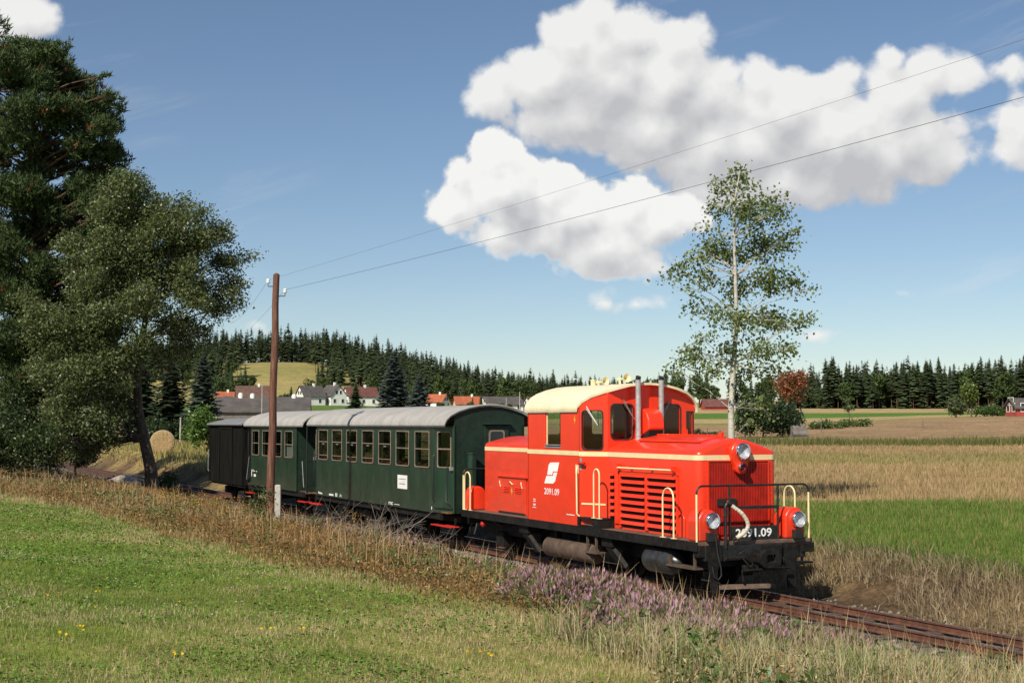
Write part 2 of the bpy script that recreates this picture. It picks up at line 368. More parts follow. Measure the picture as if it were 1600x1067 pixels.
paint('wire', (.035,.035,.035), .6, var=.1)
paint('bark_dark', (.075,.055,.040), .95, var=.35, scale=5, dirt=(.13,.11,.085), dirt_amt=.5, bump=.8, bscale=14, stretch=(2,2,.6))
paint('bark_pine', (.13,.066,.04), .9, var=.35, scale=3, dirt=(.08,.055,.04), dirt_amt=.6, bump=.7, bscale=10, stretch=(1.5,1.5,.6))
paint('bark_birch', (.50,.46,.39), .8, var=.12, scale=4, dirt=(.16,.13,.10), dirt_amt=.55, bump=.3, bscale=18, stretch=(1,1,3.2))
paint('dead_twig', (.20,.17,.14), .9, var=.25, scale=8)
paint('straw_bale', (.36,.25,.12), .95, var=.25, scale=10, dirt=(.30,.20,.09), dirt_amt=.6, bump=1.0, bscale=30)
paint('bale_wrap', (.46,.41,.33), .6, var=.1, scale=5)
paint('stone', (.40,.35,.29), .9, var=.2, scale=5, dirt=(.22,.18,.14), dirt_amt=.5, bump=.5, bscale=20)
paint('plaster_white', (.78,.77,.72), .9, var=.05, scale=.6)
paint('plaster_cream', (.66,.60,.45), .9, var=.06, scale=.6)
paint('roof_grey', (.085,.075,.07), .85, var=.15, scale=.8, bump=.4, bscale=4)
paint('roof_brown', (.115,.062,.048), .85, var=.16, scale=.8, bump=.4, bscale=4)
paint('roof_orange', (.36,.10,.045), .85, var=.14, scale=.8, bump=.4, bscale=4)
paint('roof_maroon', (.135,.05,.04), .85, var=.14, scale=.8, bump=.4, bscale=4)
paint('wood_grey', (.16,.14,.125), .9, var=.2, scale=1.5)
paint('wall_red', (.35,.06,.045), .85, var=.1, scale=1)
paint('window_dark', (.03,.035,.04), .15, var=.2, scale=1)
leafmat('grass', .30, .6, .15, var=0.0)
leafmat('leaf', .32, .40, .42, var=.15)
leafmat('needle', .12, .6, .2, var=.4)
leafmat('heath', .25, .75, .1, var=0)
glassmat('glass', (.84,.88,.86)); glassmat('lamp_glass', (.95,.96,.97), .0); glassmat('glass_dark', (.66,.70,.68))

# ------------------------------------------------------------------ the line of the railway
TH = 0.431845; TX, TY = 3.85858, 23.06946                # u runs forward along the train, v towards the near side
SN, CS = math.sin(TH), math.cos(TH)
def to_uv(x, y): rx = x-TX; ry = y-TY; return rx*SN-ry*CS, -rx*CS-ry*SN
def to_xy(u, v): return TX+u*SN-v*CS, TY-u*CS-v*SN
TRAIN_RZ = math.atan2(-CS, SN)
# ------------------------------------------------------------------ terrain
ZR = ([-50,20,43,80,120,200,300,370,500,800,1300,4000],[.33,.33,.45,.70,1.0,1.55,2.4,3.7,7.4,12.,15,16])
ZL = ([-50,20,60,110,250,400,450,650,800,900,1300,4000],[.33,.33,.45,1.15,3.4,7.4,8.5,10.6,13,15,17,18])
def z_far(x, y):
    a = x/np.maximum(y, 5.)
    w = sstep(a, -.14, .03)
    z = np.interp(y, *ZL)*(1-w) + np.interp(y, *ZR)*w
    z = z + 24*np.exp(-((x+125)/np.where(x < -125, 190, 92))**2)*sstep(y, 540, 830)
    z = z + 1.7*sstep(a, .15, .37)*sstep(y, 115, 235)*(1-sstep(y, 290, 470))
    return z + 5*np.exp(-((x-250)/160)**2)*sstep(y, 480, 900)
def height(x, y):
    x = np.asarray(x, float); y = np.asarray(y, float); u, v = to_uv(x, y)
    zf = z_far(x, y)
    near = np.interp(v, [-1.5,1.5,2.2,3.0,3.9,5.2,7,10,13,18,60],[-.24,-.24,-.12,.02,.27,.45,.62,.86,1.06,1.12,1.2])
    near = near + np.maximum(zf-.9, 0)*sstep(v, 4, 12)
    far = -.24 + (zf+.24)*sstep(-v, 1.55, 3.4)
    z = np.where(v > 0, near, far)
    z = z + (fbm(x, y, 1.5, 25, 3)-.5)*.34*sstep(v, 2.2, 3.6)*(1-sstep(v, 4.8, 6.6))
    z = z + (fbm(x, y, 3.0, 5, 3)-.5)*.16*sstep(np.abs(v), 1.7, 3.2)*(1-.5*sstep(y, 60, 200))
    z = z*(1-sstep(-u, 112, 150)) + (zf+.3)*sstep(-u, 112, 150)
    return z
def lawn_edge(u):                                        # where the tall growth of the bank gives way to the mown lawn
    return np.interp(u, [-40,-22,-15,-6,0,4,8,12,20],[12,9.6,8.0,7.6,7.2,6.5,6.6,8.0,9.8])
def mixc(a, b, t): t = np.asarray(t)[:, None]; return np.asarray(a)*(1-t)+np.asarray(b)*t
C_GREEN=(.13,.21,.034); C_GREEN2=(.14,.20,.042); C_DRY=(.35,.265,.125); C_STRAW=(.36,.25,.125); C_BROWN=(.17,.10,.05); C_SOIL=(.13,.085,.055)
def axis(lo, fine0, fine1, hi, step, k):
    a = list(np.arange(fine0, fine1+1e-6, step)); s = step
    while a[-1] < hi: s *= k; a.append(a[-1]+s)
    s = step; b = [fine0]
    while b[-1] > lo: s *= k; b.append(b[-1]-s)
    return np.array(b[:0:-1]+a)
gx = axis(-2600, -26, 20, 2600, .45, 1.07); gy = axis(-300, 2, 60, 3500, .45, 1.055)
GX, GY = np.meshgrid(gx, gy); fx, fy = GX.ravel(), GY.ravel(); gz = height(fx, fy); gu, gv = to_uv(fx, fy)
nx, ny = len(gx), len(gy)
n_big = fbm(fx, fy, 2.6, 3, 3); n_hu = fbm(fx, fy, 40, 8, 3)
dry = np.clip(sstep(lawn_edge(gu)+3.4-gv, 0, 4)*.9+(n_big-.5)*1.5+.12+.35*sstep(gu, 0, 8), 0, 1)
c_lawn = mixc(C_GREEN2, C_DRY, dry*.9)
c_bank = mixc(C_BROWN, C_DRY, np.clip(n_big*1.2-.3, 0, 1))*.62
c_bed = np.tile(np.array((.10,.078,.06)), (len(fx), 1))
c_fbank = mixc(C_SOIL, C_DRY, np.clip((n_big-.38)*3, 0, 1))
c_strip = mixc((.10,.18,.026), (.15,.22,.045), n_big)
c_stub = mixc(C_STRAW, (.30,.25,.10), np.clip(sstep(fy, 68, 74)*(1-sstep(fy, 86, 92))*.95+(n_hu-.5)*.5, 0, 1))
c_plough = mixc((.30,.20,.125), (.36,.25,.155), np.clip(n_big*1.5-.3, 0, 1))
c_verge = mixc((.19,.20,.06), (.34,.27,.12), n_hu)
c_far = np.where((np.sin(fy*.021+fx*.004+1.2)+np.sin(fx*.013+fy*.006))[:, None] > .25, np.array((.12,.19,.045)), np.array((.40,.31,.165)))
c_far2 = np.where(((fy > 352+fx*.11) & (fy < 428-(fx-60)*.12))[:, None], np.array((.10,.19,.035)), np.array((.41,.32,.18)))
c_mead = mixc((.30,.27,.095), (.42,.33,.14), np.clip(n_big*1.4-.2, 0, 1))
c_hill = mixc((.40,.32,.15), (.24,.24,.09), n_hu)
Z = np.full(len(fx), -1); C = np.zeros((len(fx), 3))
def zone(mask, k, c): Z[mask] = k; C[mask] = c[mask]
right = (fx/np.maximum(fy, 5) > -.06)
zone(gv > -1e9, 8, c_hill)
zone((gv <= -3.3) & (fy < 60) & ~right, 6, c_mead); zone((gv <= -3.3) & (fy < 118) & ~right, 6, c_mead)
zone((gv <= -3.3) & ~right & (fy >= 118) & (fy < 430), 8, c_far)
zone((gv <= -3.3) & right & (fy < 41.5), 3, c_strip)
zone((gv <= -3.3) & right & (fy >= 41.5) & (fy < 111), 4, c_stub)
zone((gv <= -3.3) & right & (fy >= 111) & (fy < 245), 5, c_plough)
zone((gv <= -3.3) & right & (fy >= 245) & (fy < 300), 7, c_verge)
zone((gv <= -3.3) & right & (fy >= 300) & (fy < 520), 9, c_far2)
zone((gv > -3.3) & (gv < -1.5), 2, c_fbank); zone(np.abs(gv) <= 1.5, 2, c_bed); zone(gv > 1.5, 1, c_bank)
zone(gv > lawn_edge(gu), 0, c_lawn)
zone((gv > 0) & (fy > 125), 8, c_hill); zone((gu < -115) & (gv > -3.3), 8, c_hill)
verts = np.stack([fx, fy, gz], 1)
ii = np.arange((ny-1)*(nx-1)); r_, c_ = ii//(nx-1), ii % (nx-1); a_ = r_*nx+c_
quads = np.stack([a_, a_+1, a_+nx+1, a_+nx], 1)
fz = Z[quads[:, 0]]
ZN = {0:'lawn',1:'bank',2:'cutting',3:'green_field',4:'stubble_field',5:'ploughed_field',6:'meadow',7:'field_verge',8:'hillside',9:'far_field'}
for k, nm in ZN.items():
    q = quads[fz == k]
    if not len(q): continue
    used, inv = np.unique(q.ravel(), return_inverse=True)
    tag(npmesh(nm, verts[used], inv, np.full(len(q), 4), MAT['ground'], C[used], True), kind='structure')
# ------------------------------------------------------------------ track
def strip_uv(name, prof, u0, u1, mat, n=90):
    us = np.linspace(u0, u1, n); vs = []
    for u in us:
        for v, z in prof:
            x, y = to_xy(u, v); vs.append((x, y, z))
    m = len(prof); fs = [(i*m+j, i*m+j+1, (i+1)*m+j+1, (i+1)*m+j) for i in range(n-1) for j in range(m-1)]
    me = bpy.data.meshes.new(name); me.from_pydata(vs, [], fs); return link(name, me, mat)
tag(strip_uv('track_bed', [(-1.75,-.30),(-1.25,-.19),(-.9,-.155),(0,-.15),(.9,-.155),(1.3,-.17),(2.1,-.12),(2.5,-.2)], -125, 40, MAT['gravel'], 200), kind='structure')
track = empty('railway_track', to_xy(0, 0)+(0,), TRAIN_RZ)
tag(track, 'rusty narrow gauge railway track with wooden sleepers under the train', 'railway track')
def rail_sec(v, s=1): return [(v-.045,-.115),(v-.045,-.105),(v-.008,-.09),(v-.008,-.035),(v-.026,-.022),(v-.026,-.003),(v+.026,-.003),(v+.026,-.022),(v+.008,-.035),(v+.008,-.09),(v+.045,-.105),(v+.045,-.115)]
for v in (.405, -.405):
    mb = MB(); mb.loft([[(u, -a, z) for a, z in rail_sec(v)] for u in (-120, 38)]); rl = mb.build('rail', MAT['rail_rust'], track)
    mb = MB(); mb.box(-120, 38, -v-.022, -v+.022, -.0035, 0); mb.build('rail_head', MAT['rail_head'], rl)
    for u in (1.7, 7.6) if v > 0 else (1.2, 7.0):
        mb = MB(); s = .016
        mb.box(u-.28, u+.28, -v-s-.012, -v-s+.012, -.092, -.03); mb.box(u-.28, u+.28, -v+s-.012, -v+s+.012, -.092, -.03)
        for k in (-.2, -.07, .07, .2): mb.cyl((u+k, -v-.045, -.062), (u+k, -v+.045, -.062), .014, n=6)
        mb.build('fishplate', MAT['rail_rust'], track)
sl = None
for i in range(118):
    u = 11.0-i*.72
    if -30 < u < -2: continue
    if sl is None:
        mb = MB(); mb.box(-.11, .11, -.80, .80, -.24, -.118); sl = mb.build('sleeper', MAT['sleeper_wood'], track, bevel=.012, seg=1); o = sl
    else: o = sl.copy(); COL.objects.link(o)
    o.location = (u+random.uniform(-.03, .03), random.uniform(-.03, .03), random.uniform(-.004, .003)); o.rotation_euler = (0, 0, random.uniform(-.02, .02))

# ------------------------------------------------------------------ the diesel locomotive
def vehicle(name, label, cat, uo):
    o = empty(name, to_xy(uo, 0)+(0,), TRAIN_RZ); tag(o, label, cat)
    return o, (lambda u, v, z: (u-uo, -v, z))
loco, TF = vehicle('diesel_locomotive', 'bright red diesel locomotive with cream cab roof and stripe at the head of the train', 'locomotive', -4.72)
def B(): return MB(TF)
red, black, cream = MAT['red_paint'], MAT['black_paint'], MAT['cream_paint']
def bld(mb, name, mat, parent=None, **kw): return mb.build(name, MAT[mat] if isinstance(mat, str) else mat, parent or loco, **kw)
# deck and frame
dk = bld(B().box(-9.44, .02, -1.075, 1.075, .80, .858), 'deck', 'deck_plate', bevel=.006)
bld(B().box(-9.45, .03, 1.078, 1.092, .715, .862).box(-9.45, .03, -1.092, -1.078, .715, .862), 'deck_edge', 'underframe', dk)
bld(B().box(-9.3, -.1, -.62, .62, .45, .80), 'main_frame', 'underframe')
for a_, b_ in ((-.06, .05), (-9.46, -9.38)): bld(B().box(a_, b_, -.95, .95, .56, .80), 'buffer_beam', 'black_paint', bevel=.01)
# hoods
def hood_sec(hw, zt, z0=.862, zs=2.20, drop=0):
    half = [(hw, z0), (hw, 1.5), (hw, zs-.02), (hw-.006, zs+.03-drop*.3), (hw-.03, zs+.062-drop*.5), (hw-.08, zs+.085-drop*.6), (hw*.6, zs+.085+(zt-zs-.085)*.45-drop*.8), (hw*.28, zs+.085+(zt-zs-.085)*.86-drop)]
    return half + [(0, zt-drop)] + [(-a, z) for a, z in half[::-1]]
def hood(name, u_end, u_cab, hw, zt, Rr, sgn, zs=2.20):
    secs = [[(u_cab, a, z) for a, z in hood_sec(hw, zt, zs=zs)]]
    for k in range(7):
        t = R(90*k/6); e = Rr*(1-math.cos(t)); u = u_end-sgn*Rr+sgn*Rr*math.sin(t)
        secs.append([(u, a*(hw-e)/hw, z) for a, z in hood_sec(hw, zt, zs=zs, drop=.07*(1-math.cos(t)))])
    return bld(B().loft(secs), name, red, smooth=50)
fh = hood('front_hood', -.45, -3.44, .77, 2.47, .13, 1); rh = hood('rear_hood', -8.98, -6.2, .77, 2.44, .07, -1, zs=2.225)
rh.data.materials[0] = MAT['red_faded']
# hatch and ridge on the front hood
bld(B().loft([[(u, .42, 2.40),(u, .40, 2.425),(u, .0, 2.503),(u,-.40,2.425),(u,-.42,2.40)] for u in (-3.0,-.95)]), 'roof_hatch', red, fh, smooth=40)
bld(B().tube([(-3.0,.0,2.51),(-.9,.0,2.51)], .016, 6).box(-.98,-.9,-.03,.03,2.46,2.55).tube([(-.92,0,2.5),(-.90,0,2.58)], .02, 6), 'hatch_hinge', red, fh)
# cream stripe
def band(path, z0, z1, off=.004, th=.003):
    mb = B(); n = len(path); nor = []
    for i in range(n):
        a = path[max(i-1, 0)]; b = path[min(i+1, n-1)]; d = Vector((b[0]-a[0], b[1]-a[1])).normalized(); nor.append((-d.y, d.x))
    secs = []
    for i, (u, v) in enumerate(path):
        k = nor[i]; secs.append([(u+k[0]*off, v+k[1]*off, z0), (u+k[0]*(off+th), v+k[1]*(off+th), z0), (u+k[0]*(off+th), v+k[1]*(off+th), z1), (u+k[0]*off, v+k[1]*off, z1)])
    return mb.loft(secs)
def hood_path(u_end, u_cab, hw, Rr, sgn):
    p = []
    for k in range(9):
        t = R(90*k/8); p.append((u_end-sgn*Rr+sgn*Rr*math.sin(t), hw-Rr*(1-math.cos(t))))
    q = [(u_cab, hw)]+p+[(u, -v) for u, v in p[::-1]]+[(u_cab, -hw)]
    return q if sgn > 0 else q[::-1]
for u_end, u_cab, Rr, sgn, par in ((-.45, -3.44, .13, 1, fh), (-8.98, -6.2, .07, -1, rh)):
    q = hood_path(u_end, u_cab, .77, Rr, sgn)
    bld(band(q, 2.118, 2.20), 'stripe', cream, par) if sgn > 0 else bld(band(q, 2.135, 2.215), 'stripe', cream, par)
# front grille
bld(B().box(-.452,-.444, -.575, .575, .90, 2.095), 'grille_panel', 'red_grille', fh)
mb = B()
for i in range(37): v = -.555+i*1.11/36; mb.box(-.446,-.424, v-.0075, v+.0075, .92, 2.075)
bld(mb, 'grille_ribs', 'red_grille', fh)
bld(B().box(-.446,-.42,-.59,-.57,.9,2.095).box(-.446,-.42,.57,.59,.9,2.095).box(-.446,-.42,-.59,.59,2.095,2.11), 'grille_frame', red, fh)
mb = B()
for v in (-.63, .63):
    for i in range(14): mb.lathe((-.452, v, 1.0+i*.078), (1, 0, 0), [(0,.009),(.008,.007),(.01,0)], 6)
bld(mb, 'rivets', red, fh)
# lamps
def lamp(parent, u, v, z, r, name='headlight', lens='lamp_mirror', du=1):
    ring = bld(B().lathe((u, v, z), (du, 0, 0), [(0,r*1.08),(.05,r*1.10),(.075,r*1.06),(.082,r*.97),(.074,r*.93),(.05,r*.93)], 24, False), name, 'chrome', parent, smooth=50)
    bld(B().lathe((u+du*.046, v, z), (du,0,0), [(0,r*.94),(.001,r*.92),(-.012,r*.7),(-.03,r*.4),(-.036,.0)], 24, False), 'reflector', lens, parent, smooth=60)
    bld(B().lathe((u+du*.052, v, z), (du,0,0), [(0,r*.935),(.012,r*.7),(.02,r*.3),(.022,0.0)], 24, False), 'lens', 'lamp_glass', parent, smooth=60)
    return ring
def capsule(v0, v1, z0, z1, sq=False, n=10):
    r = (v1-v0)/2; c = (v0+v1)/2
    top = [(c+r*math.cos(R(180*k/n)), z1-r+r*math.sin(R(180*k/n))) for k in range(n+1)]
    bot = [(v0, z0), (v1, z0)] if sq else [(c+r*.62*math.cos(R(180+180*k/n)), z0+r*.62+r*.62*math.sin(R(180+180*k/n))) for k in range(n+1)]
    return top+bot
nose = bld(B().prism(capsule(-.195, .195, 1.885, 2.43), lambda a, b, t: (-.45+t, a, b), .115), 'lamp_housing', red, bevel=.025, seg=3)
lamp(nose, -.345, -.005, 2.262, .125); lamp(nose, -.345, .01, 2.0, .068, 'marker_light', 'red_lens')
for v in (.845, -.79):
    hs = bld(B().prism(capsule(v-.19, v+.19, .862, 1.362, True), lambda a, b, t: (-.34+t, a, b), .34), 'lamp_housing', red, bevel=.03, seg=3)
    lamp(hs, -.005, v-.045, 1.185 if v > 0 else 1.165, .122)
    sk = bld(B().box(.0, .09, v-.10, v+.07, .86, 1.005), 'socket', 'black_paint', hs, bevel=.012)
    hs2 = bld(B().prism(capsule(v-.19, v+.19, .862, 1.37, True), lambda a, b, t: (-9.42+t, a, b), .30), 'lamp_housing', red, bevel=.03, seg=3)
    lamp(hs2, -9.41, v, 1.18, .122, du=-1)
bld(B().tube([(.09,.79,.95),(.10,.785,.90),(.105,.76,.70),(.11,.70,.45),(.12,.70,.34),(.12,.76,.27),(.11,.83,.33),(.10,.855,.48)], .011, 7), 'jumper_cable', 'rubber', smooth=60)
# end railings
def arc(c, r, a0, a1, ax, n=6): return [(c[0]+r*ax[0][0]*math.cos(R(a0+(a1-a0)*k/n))+r*ax[1][0]*math.sin(R(a0+(a1-a0)*k/n)), c[1]+r*ax[0][1]*math.cos(R(a0+(a1-a0)*k/n))+r*ax[1][1]*math.sin(R(a0+(a1-a0)*k/n)), c[2]+r*ax[0][2]*math.cos(R(a0+(a1-a0)*k/n))+r*ax[1][2]*math.sin(R(a0+(a1-a0)*k/n))) for k in range(n+1)]
for u, full in ((-.01, 1), (-9.41, 0)):
    ax = ((0,1,0),(0,0,1))
    top = [(u,1.065,1.60)]+arc((u,.955,1.62), .11, 0, 90, ax)+arc((u,-.955,1.62), .11, 90, 180, ax)+[(u,-1.065,1.60)]
    rail = bld(B().tube(top, .017, 8), 'railing', 'black_paint', smooth=60)
    for v in (1.065, -1.065): bld(B().cyl((u,v,.86),(u,v,1.60), .0175, n=8), 'railing_post', cream, rail, smooth=60)
    if full:
        for v in (.455, -.462): bld(B().cyl((u,v,.80),(u,v,1.73), .019, n=8), 'railing_post', 'black_paint', rail, smooth=60)
        bld(B().box(u-.02,u+.02,-.45,.30,1.352,1.402), 'crossbar', 'black_paint', rail)
        bld(B().cyl((u,.79,1.1),(u,.46,1.12), .014, n=6), 'brace', 'black_paint', rail)
bld(B().box(-.44,-.40,.06,.42,1.385,1.50), 'vent_slot', 'black_paint', fh); bld(B().box(-.398,-.392,.215,.25,1.40,1.475), 'vent_latch', red, fh)
# number board with its figures
npl = bld(B().box(-.035,-.012,-.445,.44,.862,1.083), 'number_board', 'black_paint')
tv, tf = text_shape('2091.09', .022)
def put_text(mb, fn): mb.add([fn(a, b) for a, b in tv], tf)
mb = B(); put_text(mb, lambda a, b: (-.009, .345-a*.685, .908+b*.138)); bld(mb, 'number', 'white_print', npl, recalc=False)
# brake pipe and cloth wound hose
bp = bld(B().tube([(.05,.57,.75),(.05,.57,1.36),(.05,.565,1.42),(.055,.54,1.455),(.06,.50,1.455),(.065,.475,1.43)], .026, 10).tube([(.05,.57,1.24),(.05,.57,1.36)], .034, 10).tube([(.06,.52,1.456),(.065,.475,1.43)], .036, 10), 'brake_pipe', 'black_paint', smooth=50)
hp = [(.065,.475,1.425),(.085,.42,1.38),(.12,.33,1.31),(.15,.25,1.20),(.16,.225,1.10),(.14,.26,1.01),(.11,.34,.945),(.09,.40,.915)]
def smoothpath(p, n=5):
    out = []; P_ = [Vector(q) for q in p]; P_ = [P_[0]*2-P_[1]]+P_+[P_[-1]*2-P_[-2]]
    for i in range(1, len(P_)-2):
        for k in range(n):
            t = k/n; a, b, c, d = P_[i-1:i+3]
            out.append(tuple(.5*((2*b)+(c-a)*t+(2*a-5*b+4*c-d)*t*t+(3*b-a-3*c+d)*t**3)))
    return out+[tuple(P_[-2])]
sp = smoothpath(hp, 7); bld(B().tube(sp, [.031+.0025*((i % 3) == 0) for i in range(len(sp))], 10), 'brake_hose', 'hose_cloth', bp)
bld(B().tube([(.11,.34,.945),(.085,.42,.905),(.06,.44,.86)], .022, 8), 'hose_end', 'black_paint', bp)
# buffer, coupling gear and rail guards
cp = bld(B().box(.04,.40,-.08,.08,.52,.66), 'coupling', 'underframe', bevel=.015)
bld(B().panel(rrect(-.19,.19,.46,.74,.12,5), [rrect(-.085,.085,.545,.665,.02,2)], .07, lambda a, b, t: (.40+t, a, b)), 'buffer_plate', 'underframe', cp, bevel=.012)
bld(B().tube([(.10,.36,.66),(.14,.30,.70),(.18,.22,.62),(.20,.16,.50),(.17,.20,.46),(.14,.28,.56),(.10,.34,.64)], .014, 6), 'coupling_link', 'underframe', cp)
bld(B().tube([(.08,.62,.56),(.10,.60,.60),(.12,.25,.60),(.13,.12,.50)], .018, 6).tube([(.16,.35,.40),(.18,-.55,.42)], .02, 6).tube([(.1,.3,.40),(.1,.28,.22)], .02,6).cyl((.12,-.06,.40),(.12,-.06,.70),.04,n=8).tube([(.05,-.62,.5),(.06,-1.08,.475)], .02, 6), 'coupling_rods', 'underframe', cp)
bld(B().box(.05,.13,.0,.28,.36,.48), 'draw_gear', 'underframe', cp, bevel=.01); bld(B().box(.05,.11,-.46,-.12,.66,.78), 'draw_gear', 'underframe', cp, bevel=.01)
bld(B().prism([(.93,.80),(.66,.80),(.66,.58),(.74,.42),(.74,.09),(.86,.09),(.90,.5)], lambda a, b, t: (.05+t, a, b), .03), 'rail_guard', 'underframe')
bld(B().prism([(-.50,.80),(-.80,.80),(-.80,.62),(-.735,.50),(-.735,.10),(-.585,.10),(-.575,.40),(-.52,.52)], lambda a, b, t: (.05+t, a, b), .03), 'rail_guard', 'underframe')
bld(B().hexa([(.06,.70,.12),(.10,.70,.12),(.10,-.34,.10),(.06,-.34,.10)], [(.02,.70,.19),(.06,.70,.19),(.06,-.34,.165),(.02,-.34,.165)]), 'guard_board', 'deck_plate')
bld(B().box(-.14,.10,-1.09,-.86,.645,.795), 'corner_step', 'underframe', bevel=.01); bld(B().box(-.12,.04,.80,1.06,.62,.80), 'corner_step', 'underframe', bevel=.01)
# handrail loops
def loop(u0, u1, v, z0, z1, r=.0155, par=None):
    rr = (u1-u0)/2; pts = [(u0,v,z0)]+[( (u0+u1)/2-rr*math.cos(R(180*k/8)), v, z1-rr+rr*math.sin(R(180*k/8))) for k in range(9)]+[(u1,v,z0)]
    o = bld(B().tube(pts, r, 8), 'handrail', cream, par, smooth=60)
    bld(B().box(u0-.05,u0+.05,v-.03,v+.03,z0,z0+.012).box(u1-.05,u1+.05,v-.03,v+.03,z0,z0+.012), 'foot', cream, o); return o
loop(-1.06,-.72,1.055,.86,1.665); loop(-.66,-.36,-1.05,.86,1.68); loop(-9.36,-9.06,1.055,.86,1.67); loop(-9.3,-9.0,-1.05,.86,1.67)
# louvres on the engine side
def louvres(u0, u1, z0, n, pitch, side=1):
    for i in range(n):
        z = z0+i*pitch; v = side*.776
        bld(B().hexa([(u0,v,z+pitch*.95),(u1,v,z+pitch*.95),(u1,v,z+pitch*.55),(u0,v,z+pitch*.55)],
                     [(u0,v+side*.012,z+pitch*.97),(u1,v+side*.012,z+pitch*.97),(u1,v+side*.055,z+pitch*.50),(u0,v+side*.055,z+pitch*.50)]), 'louvre', red, fh)
for side in (1, -1):
    bld(B().box(-2.95,-1.05,side*.772,side*.7755,.90,1.84).box(-3.35,-3.05,side*.772,side*.7755,.98,1.86), 'louvre_shade_sheet', 'shade_black', fh)  # black sheet on the solid hood, standing for the shade behind the slats
    louvres(-2.92,-2.09,.905,8,.118,side); louvres(-1.99,-1.07,.905,8,.118,side)
    if side > 0: louvres(-3.33,-3.16,1.02,7,.118,side)
    bld(B().box(-2.09,-1.99,side*.773,side*.80,.90,1.85).box(-2.97,-2.92,side*.773,side*.80,.90,1.86).box(-1.07,-1.02,side*.773,side*.80,.90,1.86)
        .box(-2.97,-1.02,side*.773,side*.80,1.84,1.87).box(-3.16,-3.02,side*.773,side*.795,.95,1.87).box(-3.37,-3.02,side*.773,side*.793,1.845,1.88), 'louvre_frame', red, fh)
bar = bld(B().tube([(-2.97,.845,1.935),(-1.12,.845,1.94)], .0165, 8), 'blind_rod', 'cream_paint', fh, smooth=60)
bld(B().box(-2.99,-2.95,.76,.86,1.90,2.0).box(-1.14,-1.10,.76,.86,1.90,2.0).tube([(-1.10,.845,1.94),(-1.04,.85,1.94)],.02,6).box(-2.55,-2.52,.76,.85,1.93,1.98).box(-1.85,-1.82,.76,.85,1.93,1.98), 'rod_bracket', red, fh)
ap = [(-1.035,.775,.87),(-1.035,.785,1.13)]+[(-.93-.105*math.cos(R(180*k/8)),.785,1.13+.105*math.sin(R(180*k/8))) for k in range(9)]+[(-.825,.785,.87)]
bld(B().tube(ap, .012, 6), 'arched_rim', red, fh, smooth=60)
# ---- cab
cab = bld(B().box(-6.17,-3.62,-1.0,1.0,.862,.90), 'cab_floor', 'deck_plate')
ROOF = [(1.095,2.955),(1.09,3.02),(1.045,3.115),(.95,3.215),(.82,3.29),(.62,3.36),(.38,3.415),(.15,3.44),(0,3.445)]
ROOF = ROOF+[(-a, z) for a, z in ROOF[-2::-1]]
def roof_z(v): vs = [p[0] for p in ROOF][::-1]; zs = [p[1] for p in ROOF][::-1]; return float(np.interp(v, vs, zs))-.03
T_ = .04
side_w = rect(-5.416,-4.77,2.25,2.94)
sw = bld(B().panel(rect(-6.2,-4.02,.80,2.985), [side_w], T_, lambda a, b, t: (a, 1.05-t, b)), 'cab_side', red)
bld(B().panel(rect(-6.2,-3.56,.80,2.985), [side_w], T_, lambda a, b, t: (a, -1.05+t, b)), 'cab_side', red)
A_, Bq = Vector((-4.02,1.05)), Vector((-3.44,.77)); dl = (Bq-A_).length; dd = (Bq-A_)/dl; dn = Vector((-dd.y, dd.x))
def door_fn(a, b, t): p = A_+dd*a-dn*t; return (p.x, p.y, b)
dtop = [(dl*(1-k/5), roof_z(A_.y+(Bq.y-A_.y)*(1-k/5))) for k in range(6)]
dw = rrect(.075,dl-.115,2.245,2.935,.075)
door = bld(B().panel([(0,.865),(dl,.865)]+dtop, [dw], T_, door_fn), 'cab_door', red)
bld(B().panel(grow(dw,.018), [dw], -.012, door_fn), 'window_seal', 'rubber', door)
bld(B().prism(dw, door_fn, .006), 'pane', 'glass', door)
bld(B().add([door_fn(a, b, -.004) for a, b in rect(.0,dl,2.118,2.20)], [(0,1,2,3)]), 'stripe', cream, door)
bld(B().box(0,.001,0,.001,0,.001) if 0 else B().prism(rect(.004,.010,.87,3.0), door_fn, -.003), 'door_gap', 'shade_black', door)
bld(B().prism(rect(.06,dl-.05,1.245,1.275), door_fn, -.012), 'kick_strip', 'cream_paint', door)
bld(B().prism(rect(.02,.065,1.86,2.08), door_fn, -.014), 'lock_plate', 'wiper_metal', door)
bld(B().tube([door_fn(.04,1.99,-.01), door_fn(.05,1.99,-.07), door_fn(.17,1.985,-.075)], [.02,.03,.026], 8), 'door_handle', 'red_grille', door, smooth=60)
bld(B().box(-6.206,-4.02,1.0535,1.0565,2.125,2.208), 'stripe', cream, sw); bld(B().box(-6.2,-3.56,-1.0565,-1.0535,2.125,2.208), 'stripe', cream, sw)
# front wall
ftop = [(v, roof_z(v)) for v in np.linspace(-1.04,.77,15)][::-1]
wl = rrect(.255,.70,2.43,3.05,.09); wr = rrect(-.735,-.29,2.45,3.05,.09); wf = rect(-1.0,-.885,2.30,2.92)
fw = bld(B().panel([(-1.04,.865),(.77,.865)]+ftop, [wl, wr, wf], T_, lambda a, b, t: (-3.44-t, a, b)), 'cab_front', red)
for w in (wl, wr, wf):
    bld(B().panel(grow(w,.018), [w], .014, lambda a, b, t: (-3.441+t, a, b)), 'window_seal', 'rubber', fw)
    bld(B().prism(w, lambda a, b, t: (-3.462+t, a, b), .005), 'pane', 'glass', fw)
bld(B().prism(rect(-.885,-.80,2.3,2.6), lambda a, b, t: (-3.44+t, a, b), .03), 'pillar', red, fw)
rw1 = rrect(.35,.85,2.5,3.0,.05); rw2 = rrect(-.85,-.35,2.5,3.0,.05)
rtop = [(v, roof_z(v)) for v in np.linspace(-1.05,1.05,15)][::-1]
